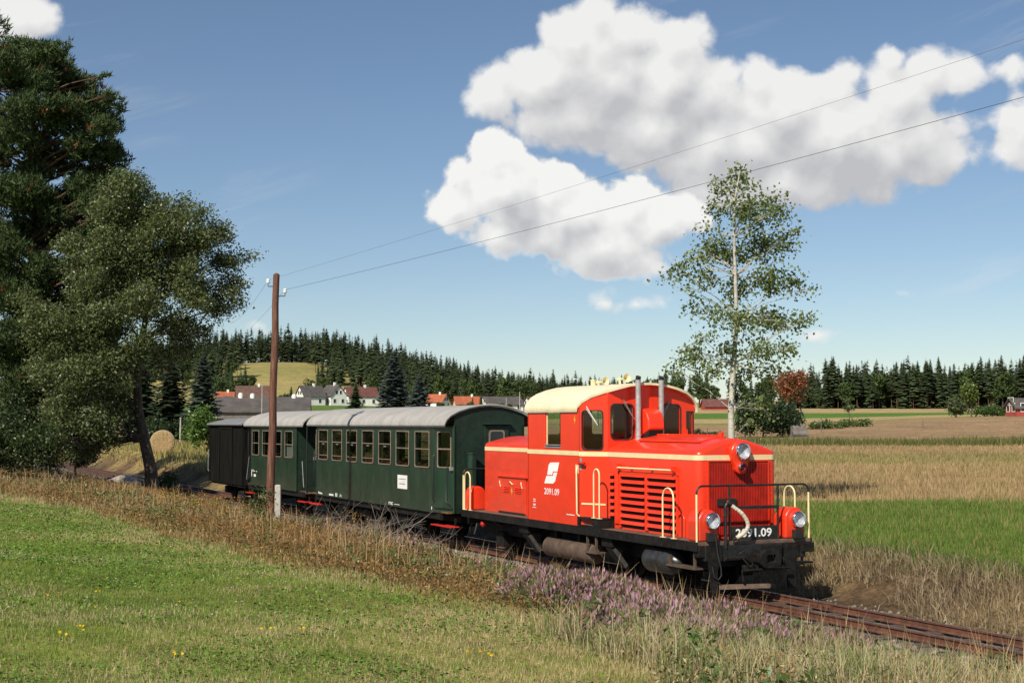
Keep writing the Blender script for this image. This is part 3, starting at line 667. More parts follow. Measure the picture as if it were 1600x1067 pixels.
rw = bld(B().panel([(-1.05,.865),(1.05,.865)]+rtop, [rw1, rw2], T_, lambda a, b, t: (-6.2+t, a, b)), 'cab_rear', red)
for w in (rw1, rw2): bld(B().prism(w, lambda a, b, t: (-6.185+t, a, b), .005), 'pane', 'glass', rw)
# sliding side window: sill, guide and half-open pane
for s in (1, -1):
    bld(B().box(-5.43,-4.76,s*1.028,s*1.062,2.25,2.275).box(-5.43,-4.76,s*1.03,s*1.06,2.295,2.315), 'window_sill', 'wiper_metal', sw)
    bld(B().box(-5.40,-5.37,s*1.02,s*1.035,2.27,2.93), 'window_edge', cream, sw)
    bld(B().box(-5.41,-4.78,s*1.022,s*1.027,2.33,2.93), 'pane', 'glass', sw)
# inside the cab
bld(B().box(-4.15,-3.6,-.9,.45,.9,2.28), 'control_desk', 'green_dark', cab, bevel=.02); bld(B().box(-6.1,-5.6,-.9,.2,.9,2.1), 'control_desk', 'green_dark', cab, bevel=.02)
bld(B().box(-3.62,-3.55,-.12,.12,2.2,3.2), 'inner_post', cream, cab)
# roof
def rf_front(v): return -3.30 if -.77 <= v <= .74 else (-3.30-(v-.74)/.355*.76 if v > .74 else -3.30-(abs(v)-.77)*.3)
mb = B(); us = 9; grid = []
for th in (0, -.04):
    for v, z in ROOF:
        f = rf_front(v)
        for k in range(us): grid.append((-6.27+(f+6.27)*k/(us-1), v*(1 if th == 0 else .985), z+th))
nR = len(ROOF); fs = []
for L_ in (0, 1):
    b = L_*nR*us
    for i in range(nR-1):
        for k in range(us-1): fs.append((b+i*us+k, b+i*us+k+1, b+(i+1)*us+k+1, b+(i+1)*us+k))
b = nR*us
for i in range(nR-1): fs.append((i*us, (i+1)*us, b+(i+1)*us, b+i*us)); fs.append((i*us+us-1, (i+1)*us+us-1, b+(i+1)*us+us-1, b+i*us+us-1))
for k in range(us-1): fs.append((k, k+1, b+k+1, b+k)); e = (nR-1)*us; fs.append((e+k, e+k+1, b+e+k+1, b+e+k))
mb.add(grid, fs); roof = bld(mb, 'cab_roof', 'cream_roof', smooth=40)
# roof gear: horns, stub chimney
def horn(u, v, z, yaw):
    d = Vector((math.cos(yaw), math.sin(yaw), .06)).normalized(); p = Vector((u, v, z))
    h = bld(B().lathe(tuple(p), tuple(d), [(-.02,.0),(-.02,.035),(.03,.035),(.05,.016),(.14,.017),(.21,.027),(.25,.048),(.27,.078),(.276,.080),(.268,.068),(.24,.035),(.2,.015)], 16), 'horn', cream, roof, smooth=50)
    bld(B().cyl((u+.03,v,z-.12),(u+.03,v,z),.02,n=8).box(u-.04,u+.1,v-.04,v+.04,z-.13,z-.10), 'horn_foot', cream, roof)
horn(-5.25,0.0,3.50,-.1); horn(-4.40,.0,3.535,-.05)
bld(B().cyl((-6.0,-.30,3.40),(-6.0,-.30,3.55),.055,n=14).cyl((-6.0,-.30,3.55),(-6.0,-.30,3.575),.065,n=14), 'chimney_stub', cream, roof, smooth=50)
# exhausts, air scoop
for v in (.245, -.235):
    ex = bld(B().lathe((-3.26, v, 2.40), (0,0,1), [(0,.062),(.03,.062),(.03,.05),(.09,.05),(.09,.058),(.11,.058),(.11,.049),(1.09,.049),(1.095,.042)], 18), 'exhaust_pipe', 'steel_pipe', smooth=40)
    bld(B().tube([(-3.26,v,3.47),(-3.26,v,3.52),(-3.245,v,3.55)], [.046,.048,.05], 14), 'exhaust_cap', 'rubber', ex, smooth=50)
scp = [(-3.44,2.44),(-3.44,2.97),(-3.34,2.985),(-3.22,2.96),(-3.12,2.89),(-3.06,2.78),(-3.04,2.66),(-3.04,2.60)]
so = bld(B().prism(scp, lambda a, b, t: (a, .155-t, b), .33), 'air_scoop', red, bevel=.03, seg=3)
bld(B().prism([(-3.43,2.436),(-3.06,2.592),(-3.10,2.46),(-3.43,2.40)], lambda a, b, t: (a, .135-t, b), .29), 'scoop_mouth_shade', 'shade_black', so)  # solid black wedge in place of the shade inside the open scoop
# wipers
def wiper(p0, p1, p2, par):
    w = bld(B().tube([p0, p1], .008, 6).tube([(p0[0],p0[1],p0[2]-.05), p1], .005, 6), 'wiper', 'wiper_metal', par)
    bld(B().tube([p1, p2], .01, 6), 'wiper_blade', 'rubber', par)
wiper(door_fn(.20,3.02,-.05), door_fn(.46,2.66,-.04), door_fn(.44,2.95,-.02), door)
wiper((-3.40,.47,3.14), (-3.395,.25,2.78), (-3.42,.30,2.52), fw); wiper((-3.40,-.50,3.13), (-3.395,-.36,2.86), (-3.42,-.4,2.62), fw)
wiper((-6.25,.9,2.86),(-6.25,.86,2.70),(-6.23,.8,2.6), rw)
# doorstep box and its rails
st_ = bld(B().panel(rect(-4.06,-3.20,.862,1.025), [rect(-3.98,-3.45,.885,.985)], .06, lambda a, b, t: (a, 1.072-t, b)).box(-3.26,-3.2,.60,1.012,.862,1.025).box(-4.06,-3.2,.55,1.01,1.0,1.027), 'door_step', 'underframe')
loop(-3.46,-3.25,1.05,1.027,1.90)
bld(B().tube([(-4.0,1.06,1.03),(-4.02,1.10,1.08),(-4.03,1.10,1.80),(-4.05,1.09,1.88),(-4.08,1.062,1.92)], .016, 8), 'handrail', cream, smooth=60)
bld(B().box(-4.12,-4.04,1.052,1.075,1.80,1.96), 'rail_bracket', cream)
# markings on the cab side
mark = B()
def side_poly(pts, v=1.0525): return B().prism(pts, lambda a, b, t: (a, v+t, b), .0015)
L1 = [(-5.19,1.97),(-4.82,1.98),(-4.885,1.86),(-4.92,1.815),(-5.05,1.812),(-5.05,1.80),(-5.055,1.755),(-5.31,1.748),(-5.325,1.80),(-5.27,1.92)]
L2 = [(-5.45,1.571),(-5.02,1.578),(-4.955,1.62),(-4.92,1.72),(-4.905,1.795),(-5.035,1.793),(-5.03,1.735),(-5.33,1.725),(-5.40,1.66)]
L1 = [(-5.27,1.93),(-5.20,1.972),(-4.825,1.982),(-4.90,1.812),(-5.09,1.808),(-5.12,1.742),(-5.335,1.737)]
L2 = [(-5.455,1.572),(-5.08,1.580),(-5.0,1.622),(-4.905,1.795),(-5.055,1.790),(-5.09,1.722),(-5.37,1.716)]
bld(side_poly(L1), 'emblem', 'white_print', sw); bld(side_poly(L2), 'emblem', 'white_print', sw)
tv, tf = text_shape('2091.09', .010); mb = B(); put_text(mb, lambda a, b: (-5.465+a*.635, 1.0535, 1.366+b*.122)); bld(mb, 'number', 'white_print', sw, recalc=False)
def bars(v, items, name='small_print', par=None, mat='white_print'):
    mb = B()
    for a0, a1, b0, b1 in items: mb.box(a0, a1, v, v+.0015, b0, b1)
    return bld(mb, name, mat, par)
bars(1.0525, [(-5.945,-5.90,1.245,1.258),(-5.895,-5.85,1.245,1.258),(-5.945,-5.90,1.205,1.222),(-5.89,-5.845,1.205,1.222),(-5.945,-5.92,1.13,1.165),(-5.905,-5.885,1.13,1.165),(-5.87,-5.85,1.13,1.165),(-5.98,-5.82,1.088,1.10),
              (-4.52,-4.495,1.028,1.048),(-4.49,-4.40,1.03,1.043),(-4.395,-4.30,1.03,1.045),(-4.295,-4.20,1.03,1.043)], par=sw)
def bolt(u, v, z, h, par):
    w = h*.46; pts = [(u+w*.2,z+h),(u-w*.5,z+h*.45),(u-w*.05,z+h*.47),(u-w*.1,z),(u+w*.5,z+h*.58),(u+w*.08,z+h*.56)]
    bld(B().prism(pts, lambda a, b, t: (a, v+t, b), .002), 'warning_flash', 'yellow_print', par)
bolt(-4.19,1.0525,2.69,.17,sw); bolt(-7.51,.792,1.24,.18,rh)
# engine-room panel on the rear hood
for s in (1, -1):
    bld(B().box(-8.20,-6.85,s*.772,s*.79,.885,1.60), 'access_panel', 'red_faded', rh, bevel=.004)
    bld(B().box(-8.22,-6.76,s*.772,s*.82,1.605,1.645), 'rain_strip', red, rh, bevel=.006)
    bld(B().box(-8.18,-6.90,s*.79,s*.7915,.862,.905), 'bottom_slot', 'shade_black', rh)
    mb = B(); mv = B()
    for u0 in (-7.92, -7.35):
        for i in range(4):
            z = 1.285+i*.034
            mv.box(u0,u0+.29,s*.7905,s*.7915,z,z+.014); mb.hexa([(u0,s*.7905,z+.03),(u0+.29,s*.7905,z+.03),(u0+.29,s*.7905,z+.014),(u0,s*.7905,z+.014)],[(u0,s*.792,z+.031),(u0+.29,s*.792,z+.031),(u0+.29,s*.806,z+.014),(u0,s*.806,z+.014)])
    bld(mv, 'vent_slots', 'shade_black', rh); bld(mb, 'vent_lips', red, rh)
    for u in (-8.1, -7.05): bld(B().tube([(u,s*.80,1.52),(u+.05,s*.82,1.48),(u+.06,s*.80,1.40)], .011, 6), 'panel_latch', cream, rh)
    bld(B().tube([(-7.62,s*.80,1.50),(-7.53,s*.825,1.52),(-7.45,s*.80,1.46)], .012, 6), 'panel_handle', 'cream_paint', rh)
# running gear
def wheelset(par, tfm, u, r, mat='underframe', hw=.37):
    mb = MB(tfm)
    mb.cyl((u,-.5,r),(u,.5,r),.06,n=10); ax = mb.build('axle', MAT[mat], par)
    for s in (1, -1):
        w = MB(tfm).lathe((u, s*hw, r), (0, s, 0), [(-.05,r*.3),(-.045,r+.025),(-.02,r+.025),(-.012,r),(.055,r*.985),(.06,r*.84),(.03,r*.80),(.025,r*.3),(.07,r*.26),(.08,0)], 28).build('wheel', MAT[mat], ax, smooth=40)
        mb2 = MB(tfm)
        for k in range(8): t = 2*math.pi*k/8; mb2.tube([(u+r*.2*math.cos(t), s*(hw+.03), r+r*.2*math.sin(t)), (u+r*.86*math.cos(t), s*(hw+.045), r+r*.86*math.sin(t))], [.035,.025], 5)
        mb2.build('spokes', MAT[mat], ax)
for u, r in ((-1.35,.30), (-3.05,.41), (-6.35,.41), (-8.15,.30)):
    wheelset(loco, TF, u, r)
    for s in (1, -1):
        bld(B().box(u-.17,u+.17,s*.55,s*.78,r-.14,r+.16), 'axle_box', 'underframe', bevel=.02)
        bld(B().tube([(u-.55,s*.70,.70),(u-.28,s*.70,.62),(u,s*.70,.585),(u+.28,s*.70,.62),(u+.55,s*.70,.70)], .03, 6), 'leaf_spring', 'underframe')
for s in (1, -1):
    bld(B().box(-9.2,-.3,s*.60,s*.66,.40,.80), 'side_frame', 'underframe')
    for u0 in (-6.55, -3.12):
        bld(B().hexa([(u0-.05,s*.95,.62),(u0+.20,s*.95,.62),(u0+.20,s*1.0,.54),(u0-.05,s*1.0,.54)], [(u0+.30,s*.80,.26),(u0+.48,s*.80,.26),(u0+.48,s*.86,.20),(u0+.30,s*.86,.20)]), 'sand_chute', 'underframe', bevel=.01)
        bld(B().box(u0-.12,u0+.26,s*.72,s*1.02,.55,.72), 'sand_box', 'underframe', bevel=.015)
    tk = bld(B().lathe((-5.62,s*.86,.37),(1,0,0),[(0,0),(0,.10),(.02,.165),(.06,.185),(1.9,.185),(1.94,.165),(1.96,.1),(1.96,0)],26), 'air_tank', 'rusty_tank', smooth=40)
    mb = B()
    for u in (-5.55,-4.95,-4.3,-3.78): mb.lathe((u,s*.86,.37),(1,0,0),[(0,.18),(0,.192),(.045,.192),(.045,.18)],26)
    bld(mb, 'tank_band', 'rusty_tank', tk, smooth=40)
    bld(B().box(-5.3,-5.2,s*.80,s*.92,.53,.72).box(-4.35,-4.25,s*.80,s*.92,.53,.72), 'tank_hanger', 'underframe', tk)
    t2 = bld(B().lathe((-1.78,s*.86,.46),(1,0,0),[(0,0),(0,.13),(.03,.2),(.08,.215),(.72,.215),(.86,.17),(.98,.06),(1.0,0)],26), 'brake_cylinder', 'black_tank', smooth=40)
    bld(B().box(-1.66,-1.58,s*.80,s*.92,.64,.78).box(-1.18,-1.10,s*.80,s*.92,.64,.78), 'tank_hanger', 'underframe', t2)
    bld(B().box(-.98,-.12,s*.80,s*1.05,.415,.445).box(-.9,-.87,s*1.0,s*1.04,.44,.60).box(-.16,-.13,s*1.0,s*1.04,.44,.72), 'foot_step', 'rusty_tank')
    bld(B().box(-3.75,-3.35,s*.88,s*1.08,.40,.43).box(-3.73,-3.70,s*1.02,s*1.06,.43,.75).box(-3.40,-3.37,s*1.02,s*1.06,.43,.75), 'foot_step', 'rusty_tank')
bld(B().lathe((-8.5,.97,.61),(0,1,0),[(0,0),(0,.06),(.05,.065),(.08,.03),(.08,0)],12), 'drain_tap', 'red_step', smooth=40)
bld(B().tube([(-9.45,.75,.66),(-9.6,.76,.60),(-9.7,.78,.42),(-9.75,.72,.28),(-9.9,.6,.27),(-10.0,.5,.45),(-10.05,.45,.6)], .022, 8), 'brake_hose', 'rubber', smooth=50)
bld(B().box(-9.9,-9.4,-.08,.08,.52,.66).box(-9.95,-9.9,-.2,.2,.48,.72), 'rear_coupling', 'underframe')

# ------------------------------------------------------------------ coaches and van
C_PROF = [(1.13,2.665),(1.125,2.70),(1.08,2.79),(.98,2.885),(.80,2.975),(.55,3.055),(.28,3.11),(0,3.13)]
C_PROF = C_PROF+[(-a, z) for a, z in C_PROF[-2::-1]]
def arch_roof(tf, prof, u0, u1, th=.035):
    mb = MB(tf); n = len(prof); us = [u0+(u1-u0)*k/10 for k in range(11)]
    outer = [[(u, a, z) for a, z in prof] for u in us]; inner = [[(u, a*.98, z-th) for a, z in prof] for u in us]
    mb.loft([o+i[::-1] for o, i in zip(outer, inner)], True, True)
    return mb
def arch_z(prof, v): return float(np.interp(v, [p[0] for p in prof][::-1], [p[1] for p in prof][::-1]))-.036
def sash(root_part, tf, side, v, u0, u1, z0, z1, mid, blind=False, drop=True):
    """one window: brown wooden frame, two sashes, panes"""
    s = side; w = rrect(u0, u1, z0, z1, .05)
    fn = lambda a, b, t: (a, s*(v+t), b)
    fr = MB(tf).panel(grow(w, .010), [rrect(u0+.018, u1-.018, z0+.018, z1-.018, .04)], .016, fn).build('window_frame', MAT['frame_wood'], root_part, bevel=.004, seg=1)
    MB(tf).box(u0+.02, u1-.02, s*(v-.02), s*(v+.006), mid-.012, mid+.012).build('window_bar', MAT['frame_wood'], root_part)
    if drop:
        MB(tf).box(u0+.03, u1-.03, s*(v-.02), s*(v+.002), z0+.118, z0+.135).build('window_bar', MAT['frame_wood'], root_part)
        MB(tf).box((u0+u1)/2-.07, (u0+u1)/2+.07, s*(v-.01), s*(v+.012), mid-.07, mid-.045).build('window_catch', MAT['wiper_metal'], root_part)
    MB(tf).prism(rect(u0+.02, u1-.02, z0+.02, z1-.02), lambda a, b, t: (a, s*(v-.03+t), b), .004).build('pane', MAT['glass_dark'], root_part)
    if blind: MB(tf).box(u0+.03, u1-.03, s*(v-.06), s*(v-.05), z0+.02, mid).build('blind', MAT['sign_white'], root_part)
def running_gear(root, tf, us, r=.33):
    for u in us:
        wheelset(root, tf, u, r)
        for s in (1, -1):
            MB(tf).box(u-.13, u+.13, s*.52, s*.70, r-.10, r+.14).build('axle_box', MAT['underframe'], root, bevel=.02)
            MB(tf).tube([(u-.5, s*.64, .62), (u, s*.64, .50), (u+.5, s*.64, .62)], .028, 6).build('leaf_spring', MAT['underframe'], root)
def coach_frame(root, tf, u0, u1):
    MB(tf).box(u0, u1, -.5, .5, .46, .60).build('underframe', MAT['underframe'], root)
    for s in (1, -1): MB(tf).box(u0, u1, s*.93, s*1.0, .55, .70).build('sole_bar', MAT['underframe'], root)
    MB(tf).box(u0-.45, u1+.45, -.07, .07, .54, .66).build('coupling_bar', MAT['underframe'], root)
def red_steps(root, tf, us):
    for u0, u1 in us:
        for s in (1, -1):
            st = MB(tf).box(u0, u1, s*.78, s*1.02, .40, .428).build('step_board', MAT['red_step'], root, bevel=.006, seg=1)
            for q in (u0+.08, u1-.11): MB(tf).box(q, q+.03, s*.82, s*.86, .428, .60).build('step_hanger', MAT['underframe'], root)
# first coach
c1, T1 = vehicle('passenger_coach', 'dark green passenger coach with seven windows coupled behind the red locomotive', 'coach', -15.65)
U0, U1 = -20.88, -10.42; V0, V1 = -20.14, -11.16
wins = [(-19.96,-19.12),(-18.72,-17.87),(-17.47,-16.61),(-16.18,-15.31),(-14.905,-14.02),(-13.645,-12.76),(-12.365,-11.45)]
for s in (1, -1):
    sd = MB(T1).panel(rect(V0, V1, .705, 2.68), [rrect(a, b, 1.70, 2.525, .05) for a, b in wins], .05, lambda a, b, t: (a, s*(1.05-t), b)).build('side_wall', MAT['green_coach'], c1)
    for i, (a, b) in enumerate(wins): sash(sd, T1, s, 1.052, a, b, 1.70, 2.525, 2.20 if i < 5 else 2.12, drop=i < 5)
    MB(T1).box(V0, V1, s*1.052, s*1.066, .70, .73).box(V0, V1, s*1.052, s*1.06, 2.60, 2.64).build('beading', MAT['green_coach'], sd)
    for ua, ub in ((V1, U1), (V0, U0)):                  # entrance bays that narrow towards the ends
        vb = .86; L_ = math.hypot(ub-ua, .19); du = (ub-ua)/L_; dv = (vb-1.05)/L_
        fn = lambda a, b, t, ua=ua, du=du, dv=dv: (ua+du*a-t*0, s*(1.05+dv*a-t), b)
        w = rrect(.14, L_-.12, 1.72, 2.52, .05)
        bay = MB(T1).panel(rect(.0, L_, .705, 2.66), [w], .05, fn).build('entrance_door', MAT['green_coach'], c1)
        MB(T1).panel(grow(w, .012), [grow(w, -.016)], -.016, fn).build('window_frame', MAT['frame_wood'], bay, bevel=.004, seg=1)
        MB(T1).prism(rect(.13, L_-.11, 2.12, 2.15), fn, -.01).build('window_bar', MAT['frame_wood'], bay)
        MB(T1).prism(w, lambda a, b, t: fn(a, b, .03+t), .004).build('pane', MAT['glass_dark'], bay)
        MB(T1).prism(rect(.05, L_-.04, .80, .83), fn, -.03).build('door_sill', MAT['green_dark'], bay)
        MB(T1).tube([fn(.045, .95, -.03), fn(.045, 1.0, -.06), fn(.045, 1.95, -.06), fn(.045, 2.0, -.03)], .012, 6).build('grab_rail', MAT['black_paint'], bay, smooth=60)
        MB(T1).tube([fn(L_-.16, 1.90, -.06), fn(L_-.2, 1.6, -.06), fn(L_-.22, .98, -.06), fn(L_-.06, .90, -.06)], .010, 6).build('grab_rail', MAT['black_paint'], bay, smooth=60)
        MB(T1).box(*(sorted((fn(L_-.10,0,0)[0], fn(L_-.02,0,0)[0]))), s*(1.05+dv*(L_-.05)), s*(1.05+dv*(L_-.05)+.07), 1.66, 1.74).build('door_handle', MAT['wiper_metal'], bay)
for u, d in ((U1, -1), (U0, 1)):
    top = [(v, arch_z(C_PROF, v)) for v in np.linspace(-.86, .86, 13)][::-1]
    ew = MB(T1).panel([(-.86,.705),(.86,.705)]+top, [], .05, lambda a, b, t: (u+d*t, a, b)).build('end_wall', MAT['green_dark'], c1)
    MB(T1).box(u-d*.04, u-d*.002, -.46, .14, .75, 2.66).build('gangway_door', MAT['green_dark'], ew, bevel=.01)
    MB(T1).box(u-d*.12, u-d*.002, -.50, .18, 2.69, 2.72).build('rain_strip', MAT['green_coach'], ew)
    wq = rrect(-.33, .02, 1.9, 2.54, .06)
    MB(T1).panel(grow(wq, .02), [grow(wq, -.015)], .012, lambda a, b, t: (u-d*.041-d*t, a, b)).build('window_frame', MAT['frame_wood'], ew)
    MB(T1).prism(wq, lambda a, b, t: (u-d*.042-d*t, a, b), .003).build('pane', MAT['window_dark'], ew)
MB(T1).lathe((-10.22,.52,.95),(0,0,1),[(0,.10),(1.08,.10),(1.08,.118),(1.11,.118),(1.115,.0)],20).build('stand_pipe', MAT['green_coach'], c1, smooth=40)
r1 = arch_roof(T1, C_PROF, -20.93, -10.36).build('roof', MAT['coach_roof'], c1, smooth=40)
MB(T1).tube([(-10.36, a, z) for a, z in C_PROF], .018, 6).build('roof_rim', MAT['coach_roof'], r1)
MB(T1).box(-20.8,-10.5,-.98,.98,.70,.74).build('floor', MAT['coach_inside'], c1)
for u in (-19.0,-17.7,-16.4,-15.1,-13.8,-12.5):
    for s in (1, -1): MB(T1).box(u-.05,u+.05,s*.35,s*.95,.74,1.75).box(u-.4,u+.4,s*.35,s*.95,1.1,1.16).build('bench', MAT['seat_wood'], c1)
for u in (-11.25,-20.05): MB(T1).box(u-.03,u+.03,-1.0,1.0,.74,2.6).build('partition', MAT['coach_inside'], c1)
for u in (-16.02, -15.6): MB(T1).box(u,u+.09,.70,.72,1.72,2.48).build('curtain', MAT['yellow_print'], c1)
coach_frame(c1, T1, -20.4, -10.9); running_gear(c1, T1, (-18.4, -12.9)); red_steps(c1, T1, ((-11.45,-10.3), (-21.0,-20.15)))
MB(T1).box(-14.4,-13.4,.55,.9,.30,.52).build('battery_box', MAT['underframe'], c1, bevel=.01); MB(T1).lathe((-17.4,.7,.4),(1,0,0),[(0,0),(0,.12),(1.2,.12),(1.2,0)],16).build('air_tank', MAT['underframe'], c1, smooth=40)
sgn = MB(T1).box(-13.53,-12.88,1.0525,1.058,1.15,1.475).build('notice_board', MAT['sign_white'], c1)
MB(T1).box(-13.46,-12.96,1.0585,1.0595,1.368,1.392).box(-13.44,-13.28,1.0585,1.0595,1.318,1.324).box(-13.22,-12.98,1.0585,1.0595,1.318,1.324).box(-13.42,-13.0,1.0585,1.0595,1.252,1.28).build('print_lines', MAT['print_grey'], sgn)
mb = MB(T1)
for a0, a1, b0, b1 in ((-19.93,-19.86,.75,.80),(-19.84,-19.77,.74,.785),(-19.75,-19.67,.74,.785),(-19.65,-19.57,.74,.775),(-18.94,-18.86,.735,.785),(-18.84,-18.76,.735,.785),(-18.74,-18.66,.735,.785),(-18.64,-18.55,.735,.785),
    (-18.38,-18.34,.735,.82),(-18.25,-18.21,.735,.82),(-18.34,-18.25,.805,.82),(-18.34,-18.25,.77,.785),(-18.34,-18.25,.735,.75),(-18.02,-17.80,.745,.755),(-18.0,-17.82,.775,.785),(-17.97,-17.95,.79,.82),
    (-14.12,-14.08,.735,.80),(-14.08,-14.0,.785,.80),(-14.0,-13.97,.735,.80),(-13.93,-13.89,.735,.80),(-13.89,-13.82,.785,.80),(-13.89,-13.82,.735,.75),(-13.72,-13.36,.752,.765),(-11.28,-11.24,.76,.83)):
    mb.box(a0, a1, 1.0668, 1.0675, b0, b1)
mb.build('side_print', MAT['white_print'], c1)
# second coach with open end platforms
c2, T2 = vehicle('passenger_coach', 'short green coach with open end platform in the middle behind the wooden pole', 'coach', -24.8)
wins2 = [(-27.33,-26.48),(-26.04,-25.13),(-24.69,-23.83),(-23.43,-22.60)]
P2 = [(a, z-.03) for a, z in C_PROF]
for s in (1, -1):
    sd = MB(T2).panel(rect(-27.5,-22.19,.705,2.65), [rrect(a, b, 1.68, 2.475, .05) for a, b in wins2], .05, lambda a, b, t: (a, s*(1.05-t), b)).build('side_wall', MAT['green_coach'], c2)
    for i, (a, b) in enumerate(wins2): sash(sd, T2, s, 1.052, a, b, 1.68, 2.475, 2.07, blind=(i == 3), drop=False)
    MB(T2).box(-27.5,-22.19, s*1.052, s*1.064, .70, .73).build('beading', MAT['green_coach'], sd)
for u, d in ((-22.19,-1), (-27.5,1)):
    top = [(v, arch_z(P2, v)) for v in np.linspace(-1.045, 1.045, 13)][::-1]
    ew = MB(T2).panel([(-1.045,.705),(1.045,.705)]+top, [rrect(-.3,.3,1.7,2.45,.05)], .05, lambda a, b, t: (u+d*t, a, b)).build('end_wall', MAT['green_dark'], c2)
    MB(T2).prism(rrect(-.3,.3,1.7,2.45,.05), lambda a, b, t: (u+d*.02+t*0, a, b), .004).build('pane', MAT['window_dark'], ew)
    e = u-d*.72
    MB(T2).box(min(u,e), max(u,e), -.95, .95, .66, .71).build('platform', MAT['deck_plate'], c2)
    rl = MB(T2).tube([(e,.95,1.62),(e,.25,1.62)],.017,6).tube([(e,-.95,1.62),(e,-.25,1.62)],.017,6).tube([(e,.95,.70),(e,.95,2.62)],.02,6).tube([(e,-.95,.70),(e,-.95,2.62)],.02,6).tube([(e,.25,.7),(e,.25,1.62)],.017,6).tube([(e,-.25,.7),(e,-.25,1.62)],.017,6).build('platform_rail', MAT['black_paint'], c2)
    for a_ in (.27, -.93): MB(T2).box(e-.01,e+.01,a_,a_+.66,.72,1.45).build('rail_panel', MAT['green_dark'], rl)
    MB(T2).tube([(e+d*.3,1.0,1.6),(e+d*.06,1.02,.85)],.012,6).build('grab_rail', MAT['wiper_metal'], c2)
arch_roof(T2, P2, -28.25, -21.40).build('roof', MAT['coach_roof'], c2, smooth=40)
MB(T2).box(-27.4,-22.3,-.98,.98,.70,.74).build('floor', MAT['coach_inside'], c2)
for u in (-26.2,-24.9,-23.6):
    for s in (1, -1): MB(T2).box(u-.05,u+.05,s*.35,s*.95,.74,1.75).build('bench', MAT['seat_wood'], c2)
coach_frame(c2, T2, -28.0, -21.6); running_gear(c2, T2, (-26.6, -23.1)); red_steps(c2, T2, ((-22.2,-21.45), (-28.3,-27.55)))
mb = MB(T2)
for a0, a1, b0, b1 in ((-27.40,-27.34,.98,1.20),(-27.25,-27.15,1.14,1.20),(-27.05,-26.95,1.14,1.17),(-27.10,-26.85,.98,1.06),(-26.8,-26.7,1.14,1.165)): mb.box(a0, a1, 1.0525, 1.054, b0, b1)
mb.build('side_print', MAT['white_print'], c2)
# goods van
c3, T3 = vehicle('goods_van', 'dark weathered wooden goods van at the tail of the train', 'goods van', -31.0)
V_PROF = [(1.16,2.66),(1.15,2.70),(.75,2.80),(.38,2.87),(0,2.90)]; V_PROF = V_PROF+[(-a, z) for a, z in V_PROF[-2::-1]]
MB(T3).box(-33.4,-28.55,-1.03,1.03,.62,2.68).build('body', MAT['van_board'], c3)
for s in (1, -1):
    u = -33.4; pk = None
    while u < -28.56:
        w = min(random.uniform(.14, .2), -28.55-u); d = random.uniform(0, .012)
        MB(T3).box(u+.006, u+w-.004, s*1.032, s*(1.046+d), .62, 2.67).build('plank', MAT['van_board'], c3); u += w
    for u in (-33.36,-31.9,-30.0,-28.6): MB(T3).box(u-.04,u+.04,s*1.062,s*1.085,.60,2.67).build('upright', MAT['van_board'], c3)
    MB(T3).box(-31.9,-30.0,s*1.06,s*1.075,2.52,2.58).build('door_track', MAT['underframe'], c3)
for s in (-1, 1):
    for i in range(11):
        v = -1.03+i*.19
        uu = -28.55 if s > 0 else -33.4
        MB(T3).box(uu+s*.002, uu+s*.02, v+.004, v+.184, .62, arch_z(V_PROF, v+.09)-.03).build('plank', MAT['van_board'], c3)
arch_roof(T3, V_PROF, -33.55, -28.42, .03).build('roof', MAT['van_roof'], c3, smooth=40)
MB(T3).tube([(-33.5,1.0,.9),(-33.55,1.08,1.0),(-33.55,1.08,1.7),(-33.5,1.0,1.8)],.014,6).build('grab_rail', MAT['wiper_metal'], c3)
coach_frame(c3, T3, -33.4, -28.6); running_gear(c3, T3, (-32.4, -29.6))

# ------------------------------------------------------------------ pole, wires, stub post
def gz_at(x, y): return float(height(np.array([x]), np.array([y]))[0])
def place(px, py, Y):                                    # a point of the ground at depth Y behind image column px (py only for things in the air)
    x, y, z = ray(px, py); t = Y/y; return x*t, Y, EYE+z*t
pbx, pby, _ = place(421, 812, 35.4); pz = gz_at(pbx, pby)
pole = empty('telegraph_pole', (pbx, pby, pz)); tag(pole, 'tall reddish brown wooden telegraph pole with two white insulators beside the coaches', 'pole')
top = Vector(place(432, 430, 35.4))-Vector((pbx, pby, pz))
mb = MB(); n = 9
pts = [(top.x*k/n+.012*math.sin(k*2.1), .01*math.cos(k*1.7), -.5+(top.z+.5)*k/n) for k in range(n+1)]
mb.tube(pts, [.108-.030*k/n for k in range(n+1)], 14).build('shaft', MAT['pole_wood'], pole, smooth=50)
MB().lathe((top.x, 0, top.z-.01), (0,0,1), [(0,.078),(.02,.08),(.06,.03),(.065,0)], 14).build('cap', MAT['pole_wood'], pole, smooth=50)
INS = []
for sx, dz in ((-.20, -.18), (.22, -.42)):
    p = (top.x+sx, -.03, top.z+dz)
    MB().tube([(top.x, 0, p[2]-.10), (p[0], p[1], p[2]-.10), (p[0], p[1], p[2]-.02)], .013, 6).build('bracket', MAT['black_paint'], pole)
    MB().lathe((p[0], p[1], p[2]-.02), (0,0,1), [(0,.0),(0,.045),(.03,.055),(.05,.03),(.06,.045),(.085,.045),(.105,.02),(.11,0)], 14).build('insulator', MAT['porcelain'], pole, smooth=50)
    INS.append((pbx+p[0], pby+p[1], pz+p[2]+.055))
stx, sty, _ = place(434, 810, 35.2); sz = gz_at(stx, sty)
stub = tag(empty('concrete_post', (stx, sty, sz)), 'pale square concrete stub post standing at the foot of the wooden pole', 'post')
